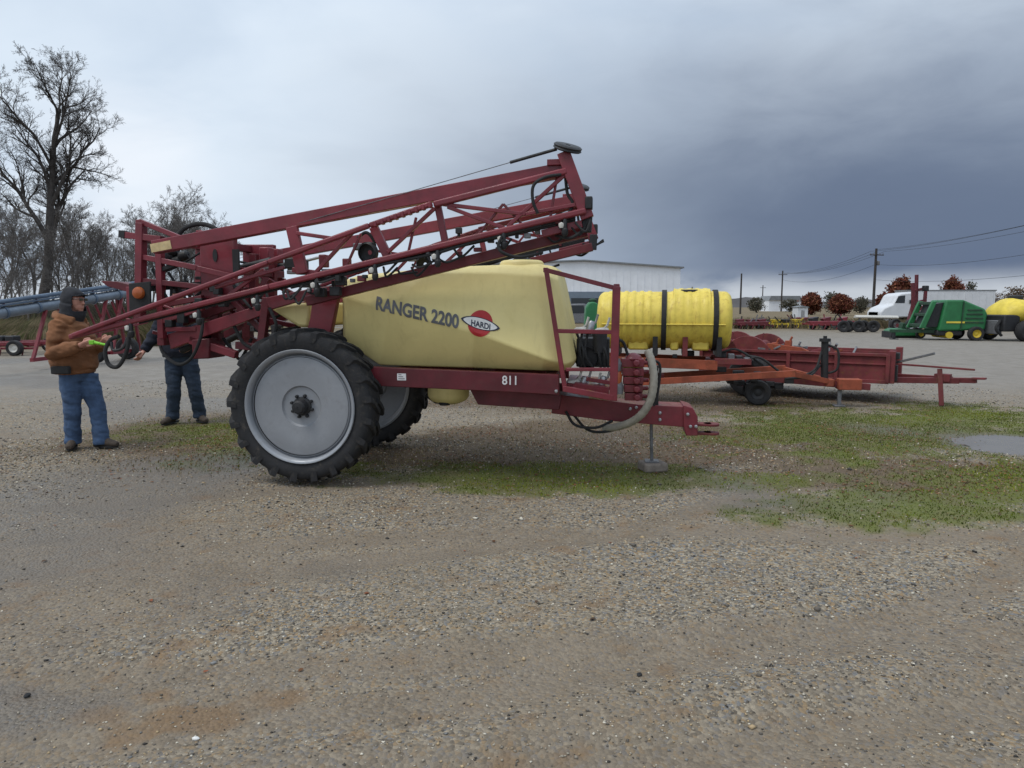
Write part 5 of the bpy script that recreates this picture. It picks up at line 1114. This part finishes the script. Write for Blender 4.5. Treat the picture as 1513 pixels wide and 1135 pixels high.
# ------------------------------------------------------------------ machines across the lot
def baler():
    g0 = gnd(1395, 502); b = thing('round_baler', g0, R(-8), 'green round baler with open front and yellow-rimmed wheels', 'baler')
    s = g0.y / F * .97; H = 61 * s
    poly = [(-48 * s, 18 * s), (-33 * s, 58 * s), (-8 * s, 62 * s), (12 * s, 60 * s), (42 * s, 47 * s), (46 * s, 40 * s), (44 * s, 16 * s), (-20 * s, 14 * s)]
    bd = MB(); bd.prism([(-20 * s, 14 * s), (-12 * s, 60 * s), (12 * s, 60 * s), (42 * s, 47 * s), (46 * s, 40 * s), (44 * s, 16 * s)], -.80, .80); bd.build('body', 'green', b, 30, .08, 3)
    for v in (-.78, .64): MB().prism([(-46 * s, 18 * s), (-31 * s, 58 * s), (-24 * s, 58 * s), (-38 * s, 18 * s)], v, v + .15).build('front_frame', 'green', b, 30, .03)
    for zz in (22, 38, 55):
        u = -42 + (zz - 18) * .37; MB().bar((u * s, -.72, zz * s), (u * s, .72, zz * s), .14, .14, (0, 0, 1)).build('front_roller', 'green_dark', b, 30, .02)
    MB().prism([(-36 * s, 20 * s), (-24 * s, 54 * s), (-13 * s, 56 * s), (-20 * s, 20 * s)], -.62, .62).build('belt_chamber', 'black', b)  # solid black block paints the shade of the open interior
    for k in range(4): MB().box((28 * s, -.815, (27 + 6 * k) * s), (26 * s - 2 * k * s, .04, 2.4 * s)).build('side_rib', 'green_dark', b, 30, .01)
    MB().box((12 * s, -.81, 27 * s), (44 * s, .03, 2.5 * s)).build('decal_stripe', 'farm_yellow', b); MB().bar((10 * s, -.815, 16 * s), (12 * s, -.815, 58 * s), .06, .04).build('gate_seam', 'green_dark', b)
    MB().box((-3 * s, 0, 11 * s), (36 * s, 1.4, 8 * s)).build('pickup_reel', 'black', b, 30, .05); MB().tube([(-4 * s, -.76, 8 * s), (-4 * s, .76, 8 * s)], 5 * s, 16).build('pickup_drum', 'wheel_yellow', b)
    for v in (-.88, .88): small_wheel(b, (30 * s, v, 10.5 * s), 10.5 * s, .30, 'wheel_yellow')
    for v in (-.4, .4): MB().bar((-20 * s, v, 13 * s), (-78 * s, 0, 13 * s), .14, .1, (0, 0, 1)).build('drawbar', 'green_dark', b)
    MB().bar((-72 * s, 0, 13 * s), (-72 * s, 0, 0), .10).build('jack_stand', 'black', b); MB().box((-72 * s, 0, .02), (.3, .3, .04)).build('jack_foot', 'black', b)
    return b
baler()
def mower():
    g0 = gnd(1334, 499); m = thing('disc_mower', g0, R(-5), 'low green mower standing in front of the round baler', 'mower'); s = g0.y / F
    MB().prism([(-22 * s, 3 * s), (-21 * s, 11 * s), (-14 * s, 14 * s), (8 * s, 12 * s), (20 * s, 8 * s), (20 * s, 3 * s)], -.6, .6).build('cutter_deck', 'green', m, 30, .05)
    MB().prism([(-6 * s, 8 * s), (-4 * s, 22 * s), (0, 22 * s), (6 * s, 10 * s)], -.2, .2).build('mount_arm', 'green_dark', m, 30, .03); MB().tube([(0, -.3, 16 * s), (16 * s, -.3, 18 * s)], .07, 8).build('cylinder', 'steel', m)
    MB().box((-22 * s, 0, 5 * s), (3 * s, 1.1, 9 * s)).build('curtain', 'black', m); small_wheel(m, (14 * s, -.75, .22), .22, .16, 'wheel_yellow'); MB().box((0, 0, 1.6 * s), (40 * s, .9, 3.2 * s)).build('skid', 'black', m)
mower()
def yellow_machine():
    g0 = gnd(1497, 503); y = thing('yellow_sprayer', g0, R(10), 'yellow tanked machine with black running gear beside the green baler', 'machine'); s = g0.y / F
    tk = MB(); rings = []
    for t, w, zlo, zhi in ((-34, .5, 30, 40), (-28, .75, 26, 54), (-12, .95, 24, 62), (6, 1.0, 22, 60), (20, 1.0, 22, 58), (40, .9, 24, 60), (60, .7, 28, 52)):
        rings.append([Vector((t * s, w * math.cos(a), ((zlo + zhi) / 2 + (zhi - zlo) / 2 * math.sin(a)) * s)) for a in [2 * math.pi * k / 18 for k in range(18)]])
    tk.loft(rings); tk.build('tank', 'farm_yellow', y, 50)
    MB().lathe([(.3, 0), (.3, .14), (.25, .18), (.01, .19)], (-2 * s, 0, 60 * s), (0, 0, 1), 16).build('tank_lid', 'black', y); MB().bar((-34 * s, 0, 19 * s), (70 * s, 0, 19 * s), .22, .5, (0, 0, 1)).build('chassis', 'black', y)
    MB().box((-30 * s, -.1, 26 * s), (26 * s, 1.4, 24 * s)).build('engine_bay', 'black', y, 30, .06); MB().box((-42 * s, -.1, 20 * s), (8 * s, .9, 20 * s)).build('radiator', 'steel_dull', y, 30, .03)
    MB().prism([(10 * s, 30 * s), (60 * s, 20 * s), (60 * s, 26 * s), (14 * s, 40 * s)], -1.1, -1.02).build('side_fender', 'farm_yellow', y, 30, .03)
    for v in (-1.0, 1.0):
        for u in (-12, 52): small_wheel(y, (u * s, v, 15 * s), 15 * s, .40, 'wheel_yellow')
    MB().tube(curve_pts([(-44 * s, -.6, 30 * s), (-50 * s, -.6, 18 * s), (-40 * s, -.6, 8 * s)]), .06, 8).build('hose', 'black_matt', y)
yellow_machine()
def semi():
    D = 60.; s = D / F; t = thing('semi_truck', far_at(1318, D), 0, 'white semi truck cab with sloped hood facing the utility pole', 'truck')
    MB().prism([(-30 * s, 8 * s), (-30 * s, 17 * s), (-25 * s, 23 * s), (-13 * s, 28 * s), (-7 * s, 41 * s), (-2 * s, 44 * s), (20 * s, 46 * s), (22 * s, 10 * s)], -1.15, 1.15).build('cab', 'white_truck', t, 30, .12, 3)
    for v in (-1.16, 1.15): MB().prism([(-10 * s, 30 * s), (-5.5 * s, 40 * s), (4 * s, 41 * s), (4 * s, 30 * s)], v, v + .012).build('side_window', 'glass_dark', t); MB().box((-30.4 * s, 0, 14 * s), (.06, 1.4, 6 * s)).build('grille', 'steel_dull', t)
    MB().box((12 * s, -1.2, 32 * s), (3 * s, .1, 5 * s)).build('mirror', 'black', t); MB().tube([(24 * s, -.8, 12 * s), (24 * s, -.8, 52 * s)], .09, 10).build('exhaust_stack', 'steel', t); MB().bar((-30 * s, 0, 7 * s), (60 * s, 0, 7 * s), .3, .8, (0, 0, 1)).build('chassis', 'black', t)
    for u in (-20, 40, 58):
        for v in (-1.0, 1.0): small_wheel(t, (u * s, v, .52), .52, .3, 'steel')
    for v in (-1.1, 1.1): MB().box((-28 * s, v * .8, 15 * s), (.12, .35, .25)).build('headlight', 'glass_dark', t, 30, .03)
semi()
def box_trailer():
    D = 66.; s = D / F; t = thing('box_trailer', far_at(1390, D), R(-4), 'long white box trailer with dark roof edge behind the green baler', 'trailer')
    w = MB().box((0, 0, 30 * s), (122 * s, 2.5, 30 * s)).build('body', 'white_truck', t, 30, .03); MB().box((0, 0, 45.6 * s), (124 * s, 2.56, 1.6 * s)).build('roof_edge', 'roof_grey', t)
    for k in range(13): MB().box(((-58 + 9.6 * k) * s, -1.262, 30 * s), (.05, .025, 28 * s)).build('side_post', 'white_truck', w)
    MB().box((0, 0, 13 * s), (110 * s, 1.2, 3 * s)).build('underframe', 'black', t)
    for u in (34, 50):
        for v in (-1.0, 1.0): small_wheel(t, (u * s, v, .5), .5, .3, 'steel')
    for v in (-.8, .8): MB().bar((-40 * s, v, 12 * s), (-40 * s, v, 0), .14).build('landing_leg', 'steel_dull', t)
box_trailer()
def red_mast():
    g0 = gnd(1352, 489); D = g0.y; s = D / F; t = thing('red_folded_implement', g0, R(6), 'dark red implement with tall folded wings behind the green mower', 'implement')
    for u, zt, v in ((-9, 70, -.3), (1, 82, .0), (17, 66, .3)): MB().bar((u * s, v, 6 * s), ((u - (4 if u < 5 else -1)) * s, v, zt * s), .15, .18, (1, 0, 0)).build('wing', 'red_dark', t, 30, .02)
    for zz in (22, 40, 58): MB().bar((-12 * s, -.3, zz * s), (14 * s, .3, (zz + 4) * s), .14, .12, (0, 0, 1)).build('wing_brace', 'red_dark', t)
    MB().prism([(-12 * s, 6 * s), (16 * s, 6 * s), (10 * s, 34 * s), (-4 * s, 40 * s)], -.3, .3).build('centre_body', 'red_dark', t, 30, .04); MB().box((6 * s, -.35, 62 * s), (7 * s, .3, 8 * s)).build('bearing', 'black', t, 30, .05)
    MB().bar((-28 * s, 0, 8 * s), (24 * s, 0, 8 * s), .2, .3, (0, 0, 1)).build('main_frame', 'red_dark', t)
    for u in (-20, 16):
        for v in (-.7, .7): small_wheel(t, (u * s, v, .36), .36, .22, 'steel')
    MB().bar((-4 * s, -.9, 12 * s), (-8 * s, -.9, 30 * s), .12).build('hitch_mast', 'steel', t); MB().box((-9 * s, -.8, 20 * s), (10 * s, .2, 9 * s)).build('disc_gang', 'steel_dull', t, 30, .05)
red_mast()
def low_red(x, y, wpx, hpx, label, mat, wheels=3, seed=0, trough=False):
    g0 = gnd(x, y); s = g0.y / F; r = random.Random(seed); t = thing('field_implement', g0, R(r.uniform(-6, 6)), label, 'implement'); w = wpx * s; h = hpx * s
    for v, zz in ((-.7, .40), (0., .46), (.7, .40)): MB().bar((-w * .5, v, h * zz), (w * .5, v, h * zz), .12, .12, (0, 0, 1)).build('frame_bar', mat, t)
    n = max(5, int(w / .32))
    for k in range(n):
        u = -w * .48 + k * w * .96 / (n - 1)
        if k % 3 == 0: MB().bar((u, -.7, h * .42), (u, .7, h * .42), .09, .09, (0, 0, 1)).build('cross_bar', mat, t)
        MB().tube(curve_pts([(u, -.7, h * .42), (u + .16, -.85, h * .34), (u + .08, -.86, .03)]), .03, 6).build('shank', 'black' if k % 2 else mat, t)
        if k % 2: m_ = MB(); m_.lathe([(.02, .03), (h * .26, 0), (.02, -.03)], (u, .3, h * .26), (1, .35, 0), 14); m_.build('disc_blade', 'steel_dull', t)
    for k in range(3): u = -w * .36 + k * w * .34 + r.uniform(-.1, .1); MB().prism([(u - .16, h * .5), (u + .16, h * .5), (u + .26, h * r.uniform(.78, 1.)), (u - .26, h * .82)], -.35, .25).build('seed_box', r.choice((mat, mat, 'black', 'red_dark')), t, 30, .03)
    for k in range(4): u = r.uniform(-.45, .45) * w; a = Vector((u, r.uniform(-.4, .4), h * .45)); MB().bar(a, a + Vector((r.uniform(-.5, .5), 0, h * r.uniform(.4, .85))), .06).build('mast', r.choice((mat, 'black', 'steel_dull')), t)
    if trough: MB().prism([(-w * .5, h * .62), (-w * .46, h * .30), (w * .46, h * .30), (w * .52, h * .66)], -.8, -.2).build('trough', mat, t, 30, .03)
    MB().bar((w * .45, 0, h * .42), (w * .78, 0, h * .25), .12, .12, (0, 0, 1)).build('drawbar', mat, t)
    for k in range(wheels): small_wheel(t, (-w * .3 + k * .6 * w / max(1, wheels - 1), .25, h * .22), h * .22, .16, 'steel_dull')
low_red(1222, 487, 62, 20, 'low bright red implement beneath the russet trees', 'red', 3, 1, True); low_red(1160, 485, 50, 16, 'rusty yellow implement between two red ones', 'wheel_yellow', 2, 2); low_red(1108, 486, 44, 17, 'dark red implement just beyond the bright yellow tank', 'red_dark', 2, 3, True)
low_red(1135, 483, 40, 14, 'dull brown implement behind the yellow one', 'bark', 2, 7); low_red(1186, 482, 34, 14, 'small maroon implement in front of the white utility shed', 'red_dark', 2, 5)
def tyre_row():
    for i in range(5):
        g0 = gnd(1246 + 11 * i, 491); o = small_wheel(None, (g0.x, g0.y + .3 * (i % 2), .34), .34, .26, 'black', (.35, 1, .0), 'old_wheel'); tag(o, 'old black wheel standing in a row by the red implement', 'wheel', 'old wheels in a row')
tyre_row()
def pipe_stack():
    D = 47.; o = thing('pipe_stand', far_at(1287, D), 0, 'pale long pipes lying on low stands near the old wheels', 'pipes')
    for k in range(3): MB().tube([(-1.1, .12 * k, .78 + .06 * (k == 1)), (1.7, .12 * k, .74 + .06 * (k == 1))], .07, 10).build('pipe', 'white_plastic', o)
    for u in (-.8, 1.2): MB().bar((u, .1, .72), (u, .1, 0), .1).build('stand', 'steel_dull', o)
pipe_stack()
def shed():
    D = 75.; s = D / F; o = thing('utility_shed', far_at(1180, D), 0, 'small white utility shed beyond the rusty implements', 'shed'); MB().box((0, 0, 9 * s), (15 * s, 1.4, 18 * s)).build('wall', 'white_truck', o, 30, .02); MB().prism([(-8.5 * s, 18 * s), (8.5 * s, 18 * s), (8.5 * s, 19 * s), (0, 20.5 * s), (-8.5 * s, 19 * s)], -.8, .8).build('roof', 'roof_grey', o); MB().box((0, -.71, 7 * s), (5 * s, .03, 14 * s)).build('door', 'steel', o)
    D = 170.; s = D / F; o = thing('far_house', far_at(1150, D), 0, 'pale low far house behind the slim utility pole', 'house'); MB().box((0, 0, 1.3), (46 * s, 6, 2.6)).build('wall', 'white_metal', o); MB().prism([(-24 * s, 2.6), (24 * s, 2.6), (21 * s, 3.6), (-21 * s, 3.6)], -3.4, 3.4).build('roof', 'roof_grey', o)
shed()

# ------------------------------------------------------------------ auger and implement at the left-hand edge of the lot
def auger():
    A = at(-70, 474, 15.5); B = at(215, 429, 21.5); o = thing('grain_auger', (A.x, A.y, 0), 0, 'long blue and silver grain auger tube on red undercarriage', 'auger'); base = Vector((A.x, A.y, 0)); a = A - base; b_ = B - base; d = (b_ - a).normalized(); up = Vector((0, 0, 1))
    MB().tube([a, b_], .125, 18).build('tube', 'galv', o, 50); MB().tube([a + up * .26, b_ + up * .26], .055, 10).build('drive_line', 'blue_tube', o)
    MB().bar(a + up * .17 - Vector((0, .05, 0)), b_ + up * .17 - Vector((0, .05, 0)), .035, .16, (0, 0, 1)).build('top_strip', 'blue_tube', o)
    for k in range(7):
        c = a.lerp(b_, .06 + .15 * k); m_ = MB(); m_.lathe([(.126, -.03), (.145, -.028), (.145, .028), (.126, .03)], c, d, 20); m_.build('tube_flange', 'blue_tube', o); MB().bar(c, c + up * .26, .04).build('line_bracket', 'red', o)
    def P(x, y, D): return at(x, y, D) - base
    g1 = P(62, 478, 18.); g1.z = .28
    for x, D in ((55, 18.0), (150, 19.8), (178, 20.3)):
        t = a.lerp(b_, (x + 70) / 285); f = Vector((t.x, t.y, .25))
        MB().bar(t + Vector((0, -.25, -.05)), f + Vector((-.1, -.75, 0)), .07).build('support_leg', 'red', o); MB().bar(t + Vector((0, .25, -.05)), f + Vector((-.1, .75, 0)), .07).build('support_leg', 'red', o)
        MB().bar(f + Vector((-.1, -.8, 0)), f + Vector((-.1, .8, 0)), .09, .09, (0, 0, 1)).build('support_axle', 'red', o)
        if x == 150:
            for v in (-.85, .85): small_wheel(o, (f.x - .1, f.y + v, .32), .32, .2, 'steel')
    for k in range(9):
        t0 = a.lerp(b_, .52 + .05 * k); z0 = t0 - up * .16; z1 = t0 + d * .35 - up * .95
        MB().bar(z0, z1, .045, .045).build('truss_brace', 'red', o)
    MB().bar(a.lerp(b_, .52) - up * .95, b_ - up * .95, .06, .06, (0, 0, 1)).build('truss_chord', 'red', o)
auger()
def left_implement():
    g0 = gnd(30, 523); t = thing('red_harrow', g0, R(4), 'low bright red harrow frame standing at the edge of the lot', 'implement'); s = g0.y / F
    def bar(n, a, b_, w=.10, h=None, m='red'): return MB().bar(a, b_, w, h, (0, 0, 1)).build(n, m, t, 30, .008)
    for v in (-.6, .1, .8): bar('frame_bar', (-3.4, v, .36), (.95, v, .36), .10, .10)
    for u in (-3, -2, -1.2, -.3, .6): bar('cross_bar', (u, -.6, .30), (u, .8, .30), .08)
    bar('tool_bar', (-3.4, -.66, .22), (.8, -.66, .22), .07, .07); bar('hitch', (.95, .1, .36), (1.7, .1, .30), .12, .12)
    for k in range(12): MB().tube(curve_pts([(-3.3 + .34 * k, -.62, .3), (-3.2 + .34 * k, -.75, .18), (-3.26 + .34 * k, -.72, 0)]), .022, 6).build('tine', 'red_dark', t)
    for u in (-2.6, .35):
        for v in (-.85, 1.05): small_wheel(t, (u, v, .24), .24, .2, 'white_plastic')
    for k in range(3): c = Vector((-1.2 + .35 * k, .5, .42)); MB().box(c, (.28, .4, .30)).build('weight', 'black', t, 30, .03)
left_implement()
